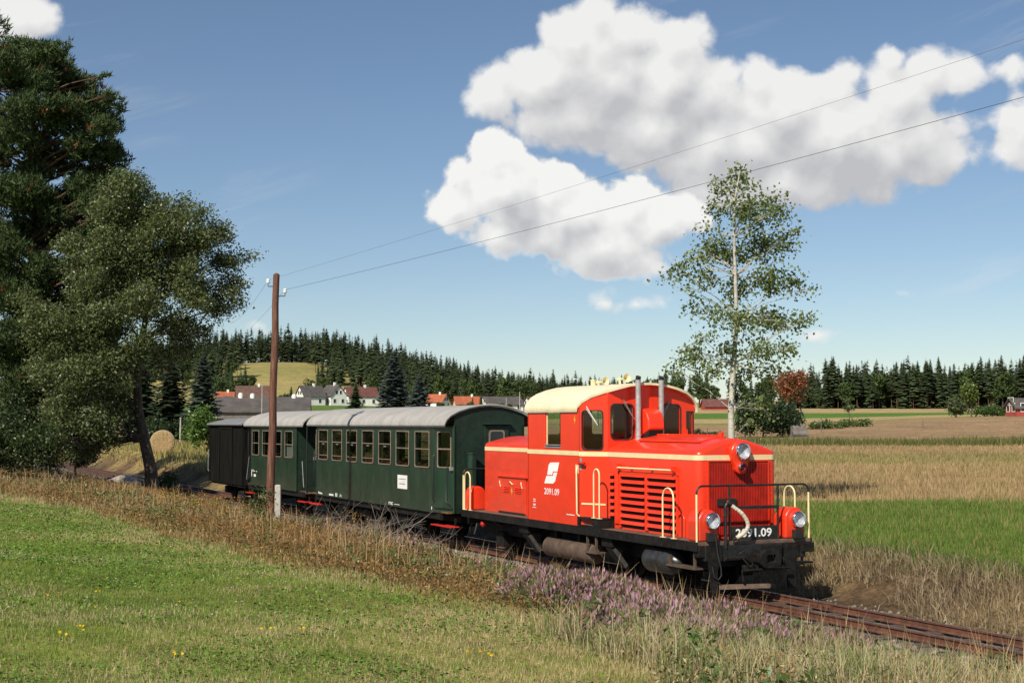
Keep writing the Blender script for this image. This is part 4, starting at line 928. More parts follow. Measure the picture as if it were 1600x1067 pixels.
MB().loft([[(-.075,-.07,-.3),(.075,-.07,-.3),(.075,.07,-.3),(-.075,.07,-.3)],[(-.07,-.065,1.02),(.07,-.065,1.02),(.07,.065,1.02),(-.07,.065,1.02)],[(-.05,-.045,1.05),(.05,-.045,1.05),(.05,.045,1.05),(-.05,.045,1.05)]]).build('shaft', MAT['concrete'], stub, bevel=.01)
MB().tube([(-.12,.0,.45),(.09,.0,.45)], .012, 6).build('bolt', MAT['rail_rust'], stub)
def wire(name, a, b, sag, label, n=60, r=.0058):
    a, b = Vector(a), Vector(b); pts = [tuple(a.lerp(b, k/n)-Vector((0,0,sag*4*(k/n)*(1-k/n)))) for k in range(n+1)]
    tag(MB().tube(pts, r, 5).build(name, MAT['wire'], None, smooth=60), label, 'wire', 'overhead wires')
def far_end(a, px, py, Y, k):                            # carry the span on past the edge of the picture
    a = Vector(a); q = Vector(place(px, py, Y)); q.z += .3*4*(1/k)*(1-1/k); return a+(q-a)*k
wire('overhead_wire', INS[1], far_end(INS[1], 1600, 152, 17.5, 2.2), .30, 'lower of the two thin wires rising to the right across the clouds', r=.0036)
wire('overhead_wire', INS[0], far_end(INS[0], 1600, 62, 19.5, 2.2), .30, 'upper of the two thin wires rising to the right across the clouds', r=.0022)
for (i, lab) in ((0, 'upper wire running left from the pole into the tree'), (1, 'lower wire running left from the pole into the tree')):
    q = place(360 if i == 0 else 352, 505 if i == 0 else 540, 62); wire('overhead_wire', INS[i], q, .2, lab, 24, .003)
# ------------------------------------------------------------------ straw bale, stones, dead brushwood
bx, by, bz = place(254, 700, 89)
bg = gz_at(bx, by); BS = 1.14; bale = tag(empty('straw_bale', (bx, by, bg), R(12)), 'round straw bale lying in the meadow left of the goods van', 'bale')
mb = MB(); mb.lathe((0,-.6,.62),(0,1,0),[(0,.0),(0.0,.2),(-.01,.45),(.0,.60),(.03,.64)]+[(.03+1.14*k/6,.64+.008*(k % 2)) for k in range(1,6)]+[(1.17,.64),(1.2,.6),(1.2,0)],36).build('roll', MAT['straw_bale'], bale, smooth=50)
MB().lathe((0,-.55,.62),(0,1,0),[(0,.632),(0,.655),(1.08,.655),(1.08,.632)],36).build('net_wrap', MAT['bale_wrap'], bale, smooth=50)
bale.scale = (BS, BS, BS)
def rock(name, label, loc, s, seed, mat='stone', group=None):
    rr = random.Random(seed); bm = bmesh.new(); bmesh.ops.create_icosphere(bm, subdivisions=2, radius=1)
    ax = [Vector((rr.uniform(-1,1), rr.uniform(-1,1), rr.uniform(-1,1))).normalized() for _ in range(9)]
    for v in bm.verts:
        for a in ax:
            d = v.co.dot(a)
            if d > .72: v.co -= a*(d-.72)
        v.co = Vector((v.co.x*s[0], v.co.y*s[1], v.co.z*s[2]))
    me = bpy.data.meshes.new(name); bm.to_mesh(me); bm.free(); o = link(name, me, MAT[mat]); o.location = loc; o.rotation_euler = (0, 0, rr.uniform(0, 3)); return tag(o, label, 'stone', group)
def gp(u, v, dz=0): x, y = to_xy(u, v); return (x, y, gz_at(x, y)+dz)
rock('stone', 'larger pale block of stone lying beside the rail below the locomotive tail', gp(-7.55,1.75,.12), (.24,.17,.17), 1)
rock('stone', 'smaller pale stone near the end of the brushwood below the coach steps', gp(-9.2,1.72,.10), (.17,.13,.14), 2)
rock('stone', 'flat grey slab half sunk in the gravel under the locomotive', gp(-6.4,1.6,.06), (.22,.14,.05), 3)
rock('stone', 'dark boulder lying in the meadow behind the leaning tree trunk', place(212,733,63)[:2]+(gz_at(*place(212,733,63)[:2])+.15,), (.55,.35,.3), 4, 'bark_dark')
rock('stone', 'pale earth mound with stones beside the track behind the trees', place(196,718,70)[:2]+(gz_at(*place(196,718,70)[:2])+.05,), (1.5,.8,.45), 5)
def brushwood(name, label, u0, u1, v0, v1, n, L, hmax, seed):
    rr = random.Random(seed); mb = MB(); ox, oy = to_xy((u0+u1)/2, (v0+v1)/2); oz = gz_at(ox, oy)
    for i in range(n):
        u = rr.uniform(u0, u1); v = rr.uniform(v0, v1); x, y = to_xy(u, v); z = gz_at(x, y)+rr.uniform(0, hmax)*(1-abs((u-(u0+u1)/2)/(u1-u0)*1.6)**2*.8)
        a = rr.gauss(TRAIN_RZ, .9); el = rr.gauss(.18, .42); l = L*rr.uniform(.4, 1.1)
        d = Vector((math.cos(a)*math.cos(el), math.sin(a)*math.cos(el), math.sin(el))); p = Vector((x-ox, y-oy, z-oz)); pts = [p]
        for k in range(3): d = (d+Vector((rr.gauss(0,.22), rr.gauss(0,.22), rr.gauss(.0,.18)))).normalized(); p = p+d*l/3; p.z = max(p.z, -.12); pts.append(p.copy())
        r = rr.uniform(.0045, .011); mb.tube(pts, [r*1.2, r, r*.7, r*.35], 4)
        for q in range(3):
            k = rr.choice((1, 2)); d2 = (d+Vector((rr.gauss(0,.7), rr.gauss(0,.7), rr.gauss(.2,.5)))).normalized()
            mb.tube([pts[k], pts[k]+d2*l*.3], [r*.6, r*.25], 3)
    o = mb.build(name, MAT['dead_twig'], None); o.location = (ox, oy, oz); return tag(o, label, 'brushwood', kind=None)
brushwood('brushwood_pile', 'heap of bare grey dead branches beside the green coach', -16.2, -9.6, 1.5, 2.9, 230, 1.0, .50, 3)
brushwood('brushwood_pile', 'tangle of dead twigs under the trees at the left edge', -36, -31, 5.6, 8.5, 40, 1.4, .4, 4)

# ------------------------------------------------------------------ trees
def leaf_quads(P, size, cols, up=.35, asp=.6, seed=0, flat=None):
    """leaf-sized rhombi at points P"""
    g_ = np.random.default_rng(seed); n = len(P)
    N = g_.normal(size=(n, 3)); N[:, 2] += up*1.5; N /= np.linalg.norm(N, axis=1)[:, None]
    A = g_.normal(size=(n, 3)); A -= N*(A*N).sum(1)[:, None]; A /= np.linalg.norm(A, axis=1)[:, None]; Bv = np.cross(N, A)
    s = np.asarray(size)*g_.uniform(.65, 1.3, n); s = s[:, None]
    V = np.stack([P-A*s*.5, P+Bv*s*asp*.5+N*s*.06, P+A*s*.5, P-Bv*s*asp*.5+N*s*.06], 1).reshape(-1, 3)
    return V, np.repeat(cols, 4, 0)
def quads_obj(name, V, cols, mat, parent=None):
    n = len(V)//4; return npmesh(name, V, np.arange(4*n), np.full(n, 4), MAT[mat], cols, False, parent)
def tri_obj(name, V, cols, mat, parent=None):
    n = len(V)//3; return npmesh(name, V, np.arange(3*n), np.full(n, 3), MAT[mat], cols, False, parent)
def vary(c, n, g_, amt=.25, to=None, p=0.0):
    k = np.tile(np.array(c, float), (n, 1))*g_.uniform(1-amt, 1+amt, (n, 1))
    if to is not None: m = g_.random(n) < p; k[m] = np.array(to)*g_.uniform(.8, 1.2, (m.sum(), 1))
    return k
def branch_path(a, b, rr, wob=.12, n=5, sag=.0):
    a, b = Vector(a), Vector(b); L = (b-a).length; pts = [a]
    for k in range(1, n): t = k/n; pts.append(a.lerp(b, t)+Vector((rr.gauss(0,wob), rr.gauss(0,wob), rr.gauss(0,wob)*.6+math.sin(t*math.pi)*sag))*L*.3)
    return pts+[b]
def leafy_tree(name, label, base, trunk, r0, clusters, nleaf, lsize, col, bark, seed, twig=.34, per=16, shell=.5, col2=None, p2=.1, cat='tree', group=None, up=.3, asp=.6, limb_r=.03, leafmat_='leaf'):
    """trunk with limbs to every leaf mass; leaves sit in sprays through each mass"""
    rr = random.Random(seed); g_ = np.random.default_rng(seed); root = tag(empty(name, base), label, cat, group); mb = MB()
    tr = [Vector(p) for p in trunk]; nt = len(tr)
    mb.tube(tr, [r0*(1-.86*(k/(nt-1))**.9) if k else r0*1.25 for k in range(nt)], 10)
    H = tr[-1].z; sprays = []; tot = sum(c[1][0]*c[1][1]*c[1][2] for c in clusters)**1
    for c, rad in clusters:
        c = Vector(c); zt = max(min(c.z-max(rad[2]*.5, abs(c.x-tr[-1].x)*.45), H*.97), H*.22)
        k = min(range(nt), key=lambda i: abs(tr[i].z-zt)); lr = max(limb_r*(.6+rad[0]*.5), r0*.10)
        pa = branch_path(tr[k], c, rr, .10, 5, .15); mb.tube(pa, [lr*(1-.75*i/5) for i in range(6)], 6)
        m = max(3, int(nleaf*(rad[0]*rad[1]*rad[2])/tot/per))
        d = g_.normal(size=(m, 3)); d /= np.linalg.norm(d, axis=1)[:, None]; q = (shell+(1-shell)*g_.random(m))**.8
        pts = np.array(c)+d*q[:, None]*np.array(rad); sprays.append(pts)
        for i in range(min(m, 9)):
            e = Vector(pts[i]); mb.tube(branch_path(pa[rr.choice((3,4,5))], e, rr, .1, 3, .1), [lr*.32, lr*.22, lr*.15, lr*.08], 4)
    mb.build('trunk', MAT[bark], root, smooth=60)
    S = np.concatenate(sprays); P = np.repeat(S, per, 0)+g_.normal(size=(len(S)*per, 3))*twig*np.array((1,1,.75))
    sc_ = g_.uniform(.8, 1.2, len(S)); cols = vary(col, len(P), g_, .28, col2, p2)*np.repeat(sc_, per)[:, None]
    V, cc = leaf_quads(P, lsize, cols, up, asp, seed); quads_obj('crown', V, cc, leafmat_, root)
    return root
def ground_pt(px, Y): x = (px-800)/FPX*Y/ (math.cos(PITCH)); x, y, z = place(px, 661, Y); return (x, y, gz_at(x, y)-.05)
def rel(px, py, Y, base): p = place(px, py, Y); return (p[0]-base[0], p[1]-base[1], p[2]-base[2])
# the broad dark-leaved tree whose trunk leans by the line
wb = ground_pt(240, 55.5)
def W_(px, py, Y=55.5): return rel(px, py, Y, wb)
trunk = [(0,0,-.2), W_(236,735), W_(226,690), W_(216,640), W_(214,590), W_(222,530), W_(232,470), W_(238,400), W_(240,340)]
cl = []
for px, py, rx, rz, Y in ((205,330,1.5,1.1,55),(265,350,1.5,1.1,55),(315,385,1.3,1.1,55.5),(355,405,.9,.75,56),(160,360,1.1,.9,54.5),(115,430,1.3,1.0,54.5),(60,495,1.1,.9,54),(170,420,1.7,1.3,54),(235,420,1.6,1.3,54.5),
    (300,450,1.4,1.1,55),(345,470,1.0,.8,56),(90,500,1.4,1.2,54),(150,500,1.6,1.2,53.5),(215,500,1.5,1.1,54),(275,510,1.2,.9,55.5),(320,520,.7,.55,56),(70,570,1.3,1.1,54),(130,575,1.5,1.1,53.6),(190,575,1.2,1.0,54),
    (100,640,1.3,1.0,54),(150,645,1.2,.9,54),(185,640,.8,.7,55),(70,690,1.2,.9,54.5),(130,700,.9,.6,54.6),(385,405,.35,.3,56.5),(285,335,.9,.8,55.5),(332,362,.9,.8,55.8),(300,405,1.1,.9,55),(265,395,1.1,.9,54.8),(350,445,.8,.7,55.8),(235,345,1.0,.9,55),(225,300,.7,.6,55.5),(372,440,.5,.4,56),(255,570,.6,.5,57),(170,690,.6,.4,55)):
    
    for q in range(5):                                   # each bough carries several separate leaf masses
        c = W_(px+random.gauss(0, rx*13), py+random.gauss(0, rz*17), Y+random.gauss(0, rx*.5)); f = random.uniform(.34, .62)
        cl.append((c, (rx*f, rx*f, rx*f*.92)))
for i in range(20):                                       # fill the heart of the crown
    px = random.uniform(60, 290); py = random.uniform(390, 650)
    if (px > 205 and py > 520) or (px < 140 and py < 470): continue
    cl.append((W_(px, py, 55.5+random.uniform(-1.5, 2.5)), (.7, .7, .6)))
leafy_tree('broadleaf_tree', 'broad olive green tree with leaning dark trunk beside the line at left', wb, trunk, .27, cl, 112000, .124, (.10,.128,.042), 'bark_dark', 21, twig=.17, per=15, shell=.15, col2=(.19,.205,.105), p2=.12, asp=.5)
# low bough with leaves in front of the bale
# birch behind the bonnet
bb = ground_pt(1144, 41.5)
def B_(px, py, Y=41.5): return rel(px, py, Y, bb)
trunk = [(0,0,-.2), B_(1143,690), B_(1142,640), B_(1146,570), B_(1151,500), B_(1149,430), B_(1147,370), B_(1148,315), B_(1156,268)]
cl = []
for px, py, r, z in ((1158,275,.42,.34),(1128,292,.36,.28),(1185,320,.38,.3),(1120,325,.40,.28),(1160,330,.5,.4),(1215,330,.5,.38),(1222,305,.16,.13),(1110,390,.5,.35),(1085,405,.34,.22),(1145,400,.6,.42),(1190,385,.62,.42),(1225,380,.45,.34),
    (1240,360,.25,.2),(1060,425,.45,.22),(1035,442,.24,.13),(1075,450,.3,.2),(1105,440,.42,.3),(1150,455,.55,.4),(1200,440,.62,.42),(1240,440,.45,.32),(1262,455,.26,.18),(1085,480,.36,.26),(1120,500,.42,.32),(1165,500,.5,.34),(1205,500,.6,.4),
    (1250,505,.4,.28),(1095,530,.34,.24),(1135,545,.45,.28),(1190,550,.55,.32),(1230,545,.42,.26),(1255,500,.3,.2),(1080,560,.45,.26),(1055,578,.36,.2),(1110,580,.5,.26),(1170,585,.45,.26),(1212,580,.36,.2),(1190,340,.4,.3),(1090,355,.2,.16),(1170,290,.3,.25),
    (1175,630,.28,.3),(1168,662,.22,.26),(1195,640,.35,.3)):
    cl.append((B_(px, py, 41.5+random.uniform(-1.1, 1.1)), (r*.95, r*1.1, z*1.15)))
for i in range(34):
    py = random.uniform(300, 590); w_ = np.interp(py, [300,330,400,450,500,590],[45,62,85,105,100,75]); px = 1152+random.uniform(-w_, w_); q = random.uniform(.14, .3)
    cl.append((B_(px, py, 41.5+random.uniform(-.9, .9)), (q, q, q*.9)))
leafy_tree('birch_tree', 'slender pale-trunked young birch with airy crown behind the locomotive bonnet', bb, trunk, .115, cl, 10500, .10, (.165,.215,.065), 'bark_birch', 5, twig=.15, per=8, shell=.1, col2=(.27,.31,.14), p2=.16, asp=.8, limb_r=.022)
# pines at the left edge
def pine(name, label, base, H, lean, pads, seed, col=(.058,.088,.030), tuft=.25, dens=1.0):
    rr = random.Random(seed); g_ = np.random.default_rng(seed); root = tag(empty(name, base), label, 'tree'); mb = MB()
    n = 10; tr = [Vector((lean[0]*k/n+.1*math.sin(k*1.3), lean[1]*k/n, -.3+(H+.3)*k/n)) for k in range(n+1)]
    mb.tube(tr, [.30*(1-.85*k/n) for k in range(n+1)], 10); T = []
    for c, rad in pads:
        c = Vector(c); zt = min(max(c.z-.25*math.hypot(c.x, c.y)-.3, H*.12), H*.98); k = zt/H*n; i = min(int(k), n-1); a = tr[i].lerp(tr[i+1], k-i)
        pa = branch_path(a, c, rr, .08, 4, .12); mb.tube(pa, [.06, .05, .04, .03, .02], 5)
        m = int(115*dens*rad[0]*rad[1]*(.6+rad[2]))
        d = g_.normal(size=(m, 3)); d /= np.linalg.norm(d, axis=1)[:, None]; q = g_.random(m)**.45
        P = np.array(c)+d*q[:, None]*np.array(rad); T.append(P)
        for e in P[:7]: mb.tube([pa[3], Vector(e)], [.022, .009], 4)
    mb.build('trunk', MAT['bark_pine'], root, smooth=60)
    P = np.concatenate(T); k = 9; n = len(P); cen = np.array((lean[0], lean[1], 0))*.5
    out = P-cen; out[:, 2] = 0; out /= np.linalg.norm(out, axis=1)[:, None]+1e-6
    D0 = out*.45+np.array((0,0,.75)); D_ = np.repeat(D0, k, 0)+g_.normal(size=(n*k, 3))*.62; D_ /= np.linalg.norm(D_, axis=1)[:, None]
    Q = np.repeat(P, k, 0)+g_.normal(size=(n*k, 3))*.05; L = tuft*g_.uniform(.6, 1.25, (n*k, 1)); S = np.cross(D_, g_.normal(size=(n*k, 3))); S /= np.linalg.norm(S, axis=1)[:, None]
    V = np.stack([Q-S*.030, Q+S*.030, Q+D_*L], 1).reshape(-1, 3)
    tc_ = vary(col, n, g_, .3); br = g_.random(n) < .010; tc_[br] = (.20,.075,.03)
    tri_obj('crown', V, np.repeat(tc_, k*3, 0), 'needle', root); return root
def pads_for(base, Y, spec, g2):
    out = []
    for px, py, rp, hp in spec: out.append((rel(px, py, Y+g2.uniform(-2.4, 2.4), base), (rp*Y/FPX, rp*Y/FPX*1.05, hp*Y/FPX)))
    return out
rg = random.Random(31)
p1b = ground_pt(40, 62)
spec = [(30,75,26,16),(60,95,34,18),(20,120,40,22),(100,100,22,20),(98,75,14,14),(85,135,40,22),(125,130,20,14),(130,170,30,18),(50,170,48,24),(100,190,46,24),(160,200,26,18),(20,220,44,26),(140,230,46,26),(180,250,26,18),(80,250,52,28),(190,285,22,18),
        (150,285,46,26),(30,300,50,28),(100,320,54,28),(170,330,38,24),(195,325,16,14),(60,370,54,28),(130,380,50,26),(10,390,40,28),(180,375,26,20),(90,430,54,28),(30,460,50,28),(140,440,44,26),(60,520,54,30),(10,560,44,30),(110,510,44,26),(40,600,50,30),(90,580,46,28),(20,660,44,30),(80,650,44,28),(160,120,10,8),(170,150,9,8)]
for i in range(170):
    py = rg.uniform(70, 720); edge = np.interp(py, [50,90,150,220,290,400,700],[60,105,160,190,200,205,170]); px = rg.uniform(-45, edge)
    spec.append((px, py, rg.uniform(22, 38), rg.uniform(14, 22)))
pine('pine_tree', 'tall dark Scots pine filling the left edge of the picture', p1b, 17.6, (.2, 0), pads_for(p1b, 62, spec, rg), 41, dens=1.35)
p2b = ground_pt(-70, 66)
spec = [(-60,-20,36,24),(-100,30,44,26),(-30,40,44,26),(-20,100,40,24),(-90,110,60,30),(-40,180,60,30),(-120,200,60,30),(-30,270,56,30),(-100,300,64,32),(-40,360,60,32),(-110,420,60,32),(-40,460,60,32),(-90,540,56,30),(-30,560,50,30)]
pine('pine_tree', 'second Scots pine mostly outside the left edge behind the first', p2b, 17.0, (.3, 0), pads_for(p2b, 66, spec, rg), 43, dens=.8)
# undergrowth below the pines
def bush(name, label, base, rad, nleaf, lsize, col, seed, nc=9, twig=.16, group=None, cat='bush', col2=None, p2=.1, bark='bark_dark', mat='leaf', per=14):
    rr = random.Random(seed); cl = [((rr.uniform(-.7,.7)*rad[0], rr.uniform(-.7,.7)*rad[1], rad[2]*rr.uniform(.28,.82)), (rad[0]*rr.uniform(.3,.5), rad[1]*rr.uniform(.3,.5), rad[2]*rr.uniform(.22,.36))) for _ in range(nc)]
    return leafy_tree(name, label, base, [(0,0,-.1),(.02*rad[0],0,rad[2]*.3),(0,.03,rad[2]*.75)], max(.018*rad[2], .015), cl, nleaf, lsize, col, bark, seed, twig=twig, per=per, shell=.2, cat=cat, group=group, col2=col2, p2=p2, limb_r=.010*rad[2], leafmat_=mat)
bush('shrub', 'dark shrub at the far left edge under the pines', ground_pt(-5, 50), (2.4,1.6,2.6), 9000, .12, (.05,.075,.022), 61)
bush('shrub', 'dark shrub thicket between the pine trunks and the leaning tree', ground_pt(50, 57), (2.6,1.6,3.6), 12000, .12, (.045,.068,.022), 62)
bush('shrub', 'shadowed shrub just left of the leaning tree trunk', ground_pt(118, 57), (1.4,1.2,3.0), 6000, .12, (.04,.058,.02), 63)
bush('shrub', 'small leafy bush with glossy leaves at the foot of the wooden pole', ground_pt(406, 34.0), (.36,.36,1.0), 620, .065, (.05,.085,.026), 64, nc=8, twig=.10, per=9)
bush('shrub', 'bush with light green leaves left of the goods van beyond the track', ground_pt(325, 92), (1.9,1.8,2.9), 6000, .2, (.11,.19,.04), 65)
bush('shrub', 'low sprig of leaves in front of the straw bale', ground_pt(262, 60), (.6,.5,.9), 500, .14, (.07,.10,.03), 66, nc=5)

# ------------------------------------------------------------------ conifers and far woods
def conifer_mesh(name, H, Rr, whorls, nb, seed, bare=.08, droop=.32, col=(.036,.054,.027), tip=(.082,.110,.050), trunk=.016, ragged=.3, mat='needle', sub=1):
    """trunk mesh, crown mesh of drooping boughs"""
    g_ = np.random.default_rng(seed); V = []; Cc = []
    for w in range(whorls):
        t = w/(whorls-1); z = H*(bare+(1-bare)*t**.92); R0 = Rr*((1-t)**.72)*(1.0 if t > .12 else .65+.35*t/.12)+.02*Rr
        for k in range(nb):
            a = 2*math.pi*(k+g_.random())/nb; L = R0*g_.uniform(1-ragged*1.6, 1+ragged); wd = L*.30+.06*Rr; dz = -droop*L*g_.uniform(.5, 1.4)
            zz = z+g_.uniform(-.5, .5)*H/whorls; ca, sa = math.cos(a), math.sin(a)
            for q in range(sub):
                f0, f1 = q/sub, (q+1.25)/sub; ww = wd*(1.15-.6*f0)*g_.uniform(.8, 1.2); lift = .10*L*(f1**2)
                p0 = np.array((ca*L*f0*.9, sa*L*f0*.9, zz+dz*f0+.12*L*(1-f0))); p1 = np.array((ca*L*min(f1, 1.05), sa*L*min(f1, 1.05), zz+dz*f1+lift)); m = p0*.5+p1*.5; s = np.array((-sa, ca, 0))*ww
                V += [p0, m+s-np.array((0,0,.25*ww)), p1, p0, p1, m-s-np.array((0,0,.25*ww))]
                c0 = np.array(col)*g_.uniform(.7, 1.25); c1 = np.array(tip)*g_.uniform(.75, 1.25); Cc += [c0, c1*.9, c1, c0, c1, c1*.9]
    return np.array(V), np.array(Cc)
def mesh_only(name, V, cols, mat):
    o = tri_obj(name, V, cols, mat); me = o.data; bpy.data.objects.remove(o); return me
def trunk_mesh(H, r, mat='bark_dark', n=6):
    mb = MB(); mb.tube([(0,0,-.8),(0,0,H*.5),(0,0,H*.97)], [r, r*.65, r*.1], n); o = mb.build('trunk', MAT[mat], None, smooth=60); me = o.data; bpy.data.objects.remove(o); return me
PROTO = []
for i, (H, Rr, wh, bare, nb) in enumerate(((20,3.2,30,.06,11),(22,3.3,28,.30,11),(19,3.1,28,.03,11),(23,3.4,22,.48,11),(17,3.4,26,.03,11))):
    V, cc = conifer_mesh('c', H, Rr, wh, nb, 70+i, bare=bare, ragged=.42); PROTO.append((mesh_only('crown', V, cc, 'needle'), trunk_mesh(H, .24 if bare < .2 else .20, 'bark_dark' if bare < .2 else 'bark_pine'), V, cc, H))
for i, (H, Rr) in enumerate(((15,4.2),(13,3.6))):            # rounder broadleaf trees for the wood's edge
    g_ = np.random.default_rng(90+i); cl = [(np.array((g_.uniform(-.5,.5)*Rr, g_.uniform(-.5,.5)*Rr, H*g_.uniform(.35,.85))), Rr*g_.uniform(.35,.6)) for _ in range(11)]
    P = np.concatenate([c+(lambda d: d/np.linalg.norm(d, axis=1)[:, None])(g_.normal(size=(85,3)))*r*g_.uniform(.55,1,(85,1))*np.array((1,1,.85)) for c, r in cl])
    Vq, cq = leaf_quads(P, .95, vary((.055,.085,.025), len(P), g_, .3), .4, .7, 5+i)
    idx = np.arange(len(Vq)).reshape(-1, 4)[:, [0,1,2,0,2,3]].ravel(); PROTO.append((mesh_only('crown', Vq[idx], cq[idx], 'needle'), trunk_mesh(H*.7, .25), Vq[idx], cq[idx], H))
NPINE = 0
def put_tree(name, kind, x, y, s, rz, label, group, dz=-.3):
    me_c, me_t = PROTO[kind][:2]; r = tag(empty(name, (x, y, gz_at(x, y)+dz), rz), label, 'tree', group); r.scale = (s*random.uniform(.9,1.12), s*random.uniform(.9,1.12), s)
    link('crown', me_c, None, r); link('trunk', me_t, None, r); return r
STUFF_V, STUFF_C = [], []
def stuff_tree(kind, x, y, s, rz):
    V, cc = PROTO[kind][2:4]; k_ = np.repeat(np.random.default_rng(int(abs(x*7))).random(len(V)//6 if kind < 5 else len(V)//6) < .45, 6); V, cc = V[:len(k_)][k_], cc[:len(k_)][k_]; c, s_ = math.cos(rz), math.sin(rz); z = gz_at(x, y)-.3
    STUFF_V.append(np.stack([(V[:,0]*c-V[:,1]*s_)*s+x, (V[:,0]*s_+V[:,1]*c)*s+y, V[:,2]*s+z], 1)); STUFF_C.append(cc*random.uniform(.75, 1.2))
rf = random.Random(77)
# wood on the right: five ranks, front rank one by one
nleft = nright = 0
for rank, Y in enumerate((505, 518, 533, 552, 575)):
    px = 1225+rank*3
    while px < 1760:
        px += rf.uniform(4.5, 8.5)
        if rank == 0 and 1235 < px < 1262 and rf.random() < .5: continue
        x = (px-800)/FPX*Y; y = Y+rf.uniform(-5, 5)+max(0, (1300-px))*.1
        s = (rf.uniform(.55, .85) if rf.random() < .5 else rf.uniform(.8, .98))*(1.0 if px > 1290 else .85); kind = rf.choice((0,0,1,2,3,1,4,5)) if rank else rf.choice((0,1,1,2,3,4,5,6)); s *= .9*(1.15 if kind > 4 else 1)
        if rank < 2 and nright < 130: put_tree('spruce_tree', kind, x, y, s, rf.uniform(0, 6.3), 'dark spruce in the edge of the wood beyond the stubble field at right', 'spruces of the right-hand wood'); nright += 1
        else: stuff_tree(kind, x, y, s*1.03, rf.uniform(0, 6.3))
# small wood behind the cab, with broadleaf trees
for i in range(46):
    px = rf.uniform(955, 1240); Y = rf.uniform(520, 575); kind = rf.choice((0,2,4,5,5,6,6)); s = rf.uniform(.62,.84)*(1 if px > 985 else .8)
    x = (px-800)/FPX*Y
    if i < 30: put_tree('mixed_tree', kind, x, Y, s*(1.1 if kind > 4 else 1.0), rf.uniform(0, 6.3), 'tree in the small mixed wood behind the cab roof', 'trees of the wood behind the cab')
    else: stuff_tree(kind, x, Y, s, rf.uniform(0, 6.3))
# wooded hill on the left
def hill_top(px): return np.interp(px, [230,330,380,450,520,580,640,700,760,820,880,960],[.9,.95,1.0,1.05,1.02,1.0,.95,.9,.8,.72,.66,.6])
for rank, Y in enumerate((640, 690, 730, 765, 788, 806, 826, 848, 872, 900)):
    px = 40
    while px < 960:
        px += rf.uniform(4.5, 8.5)
        if 372 < px < 486 and Y < 800: continue
        if rank < 3 and rf.random() < .35: continue
        yy = Y-(px > 500)*min((px-500)*.55, 190)*(.35 if rank < 3 else 1 if rank < 9 else .9); x = (px-800)/FPX*yy
        s = (rf.uniform(.6, .9) if rf.random() < .65 else rf.uniform(.8, 1.0))*hill_top(px); kind = rf.choice((0,1,3,2,1,4,0,1,5))
        if rank < 5 and nleft < 165 and px > 225: put_tree('spruce_tree', kind, x, yy+rf.uniform(-6,6), s, rf.uniform(0,6.3), 'dark conifer in the wooded hillside above the village', 'conifers on the wooded hill'); nleft += 1
        else: stuff_tree(kind, x, yy+rf.uniform(-6,6), s*1.04, rf.uniform(0,6.3))
# lighter broadleaf belt below the hill wood
for i in range(64):
    px = rf.choice((rf.uniform(480, 900), rf.uniform(560, 900), rf.uniform(300, 400))); Y = rf.uniform(520, 600)-(max(px, 560)-560)*.12
    x = (px-800)/FPX*Y; put_tree('broadleaf_tree', rf.choice((5,6,5,6,2)), x, Y, rf.uniform(.5,.82), rf.uniform(0,6.3), 'round green tree in the belt between village and wooded hill', 'trees above the village')
for i in range(34):                                       # garden trees in front of the houses
    px = rf.choice((rf.uniform(575, 765), rf.uniform(690, 800), rf.uniform(425, 470), rf.uniform(860, 1000))); Y = rf.uniform(300, 395)
    put_tree('garden_tree', rf.choice((5,6,6,2)), (px-800)/FPX*Y, Y, rf.uniform(.16,.34), rf.uniform(0,6.3), 'small garden tree in front of the village houses', 'garden trees in the village')
tri_obj('far_wood', np.concatenate(STUFF_V), np.concatenate(STUFF_C), 'needle')
tag(bpy.data.objects['far_wood'], 'dense rear ranks of the far conifer woods on the skyline', 'wood', kind='stuff')
# nearer ornamental conifers by the village
def big_conifer(name, label, px, py_base, py_top, Y, wpx, col, tip, seed, whorls=34, nb=13, droop=.25, bare=.03):
    x, y, z1 = place(px, py_top, Y); zb = gz_at(x, y)-.2; H = z1-zb; Rr = wpx/2*Y/FPX
    r = tag(empty(name, (x, y, zb)), label, 'tree')
    V, cc = conifer_mesh('c', H, Rr, whorls, nb, seed, bare=bare, droop=droop, col=col, tip=tip, ragged=.22, sub=3)
    tri_obj('crown', V, cc, 'needle', r); link('trunk', trunk_mesh(H, H*.014+.05), None, r)
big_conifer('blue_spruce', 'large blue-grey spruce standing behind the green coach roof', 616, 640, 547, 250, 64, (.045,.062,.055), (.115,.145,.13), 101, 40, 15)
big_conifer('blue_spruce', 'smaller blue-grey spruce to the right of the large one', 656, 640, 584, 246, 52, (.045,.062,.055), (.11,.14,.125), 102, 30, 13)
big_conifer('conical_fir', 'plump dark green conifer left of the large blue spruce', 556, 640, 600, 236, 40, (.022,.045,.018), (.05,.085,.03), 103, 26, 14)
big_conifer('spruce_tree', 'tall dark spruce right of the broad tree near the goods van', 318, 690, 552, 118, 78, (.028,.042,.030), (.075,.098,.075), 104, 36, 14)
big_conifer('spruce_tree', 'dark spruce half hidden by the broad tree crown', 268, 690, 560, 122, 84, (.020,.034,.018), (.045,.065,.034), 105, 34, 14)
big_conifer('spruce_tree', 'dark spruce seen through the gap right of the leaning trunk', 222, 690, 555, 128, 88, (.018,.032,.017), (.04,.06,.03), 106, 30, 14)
big_conifer('small_spruce', 'small blue-green conifer beside the white house', 455, 632, 603, 380, 17, (.04,.06,.045), (.08,.11,.09), 107, 20, 12)
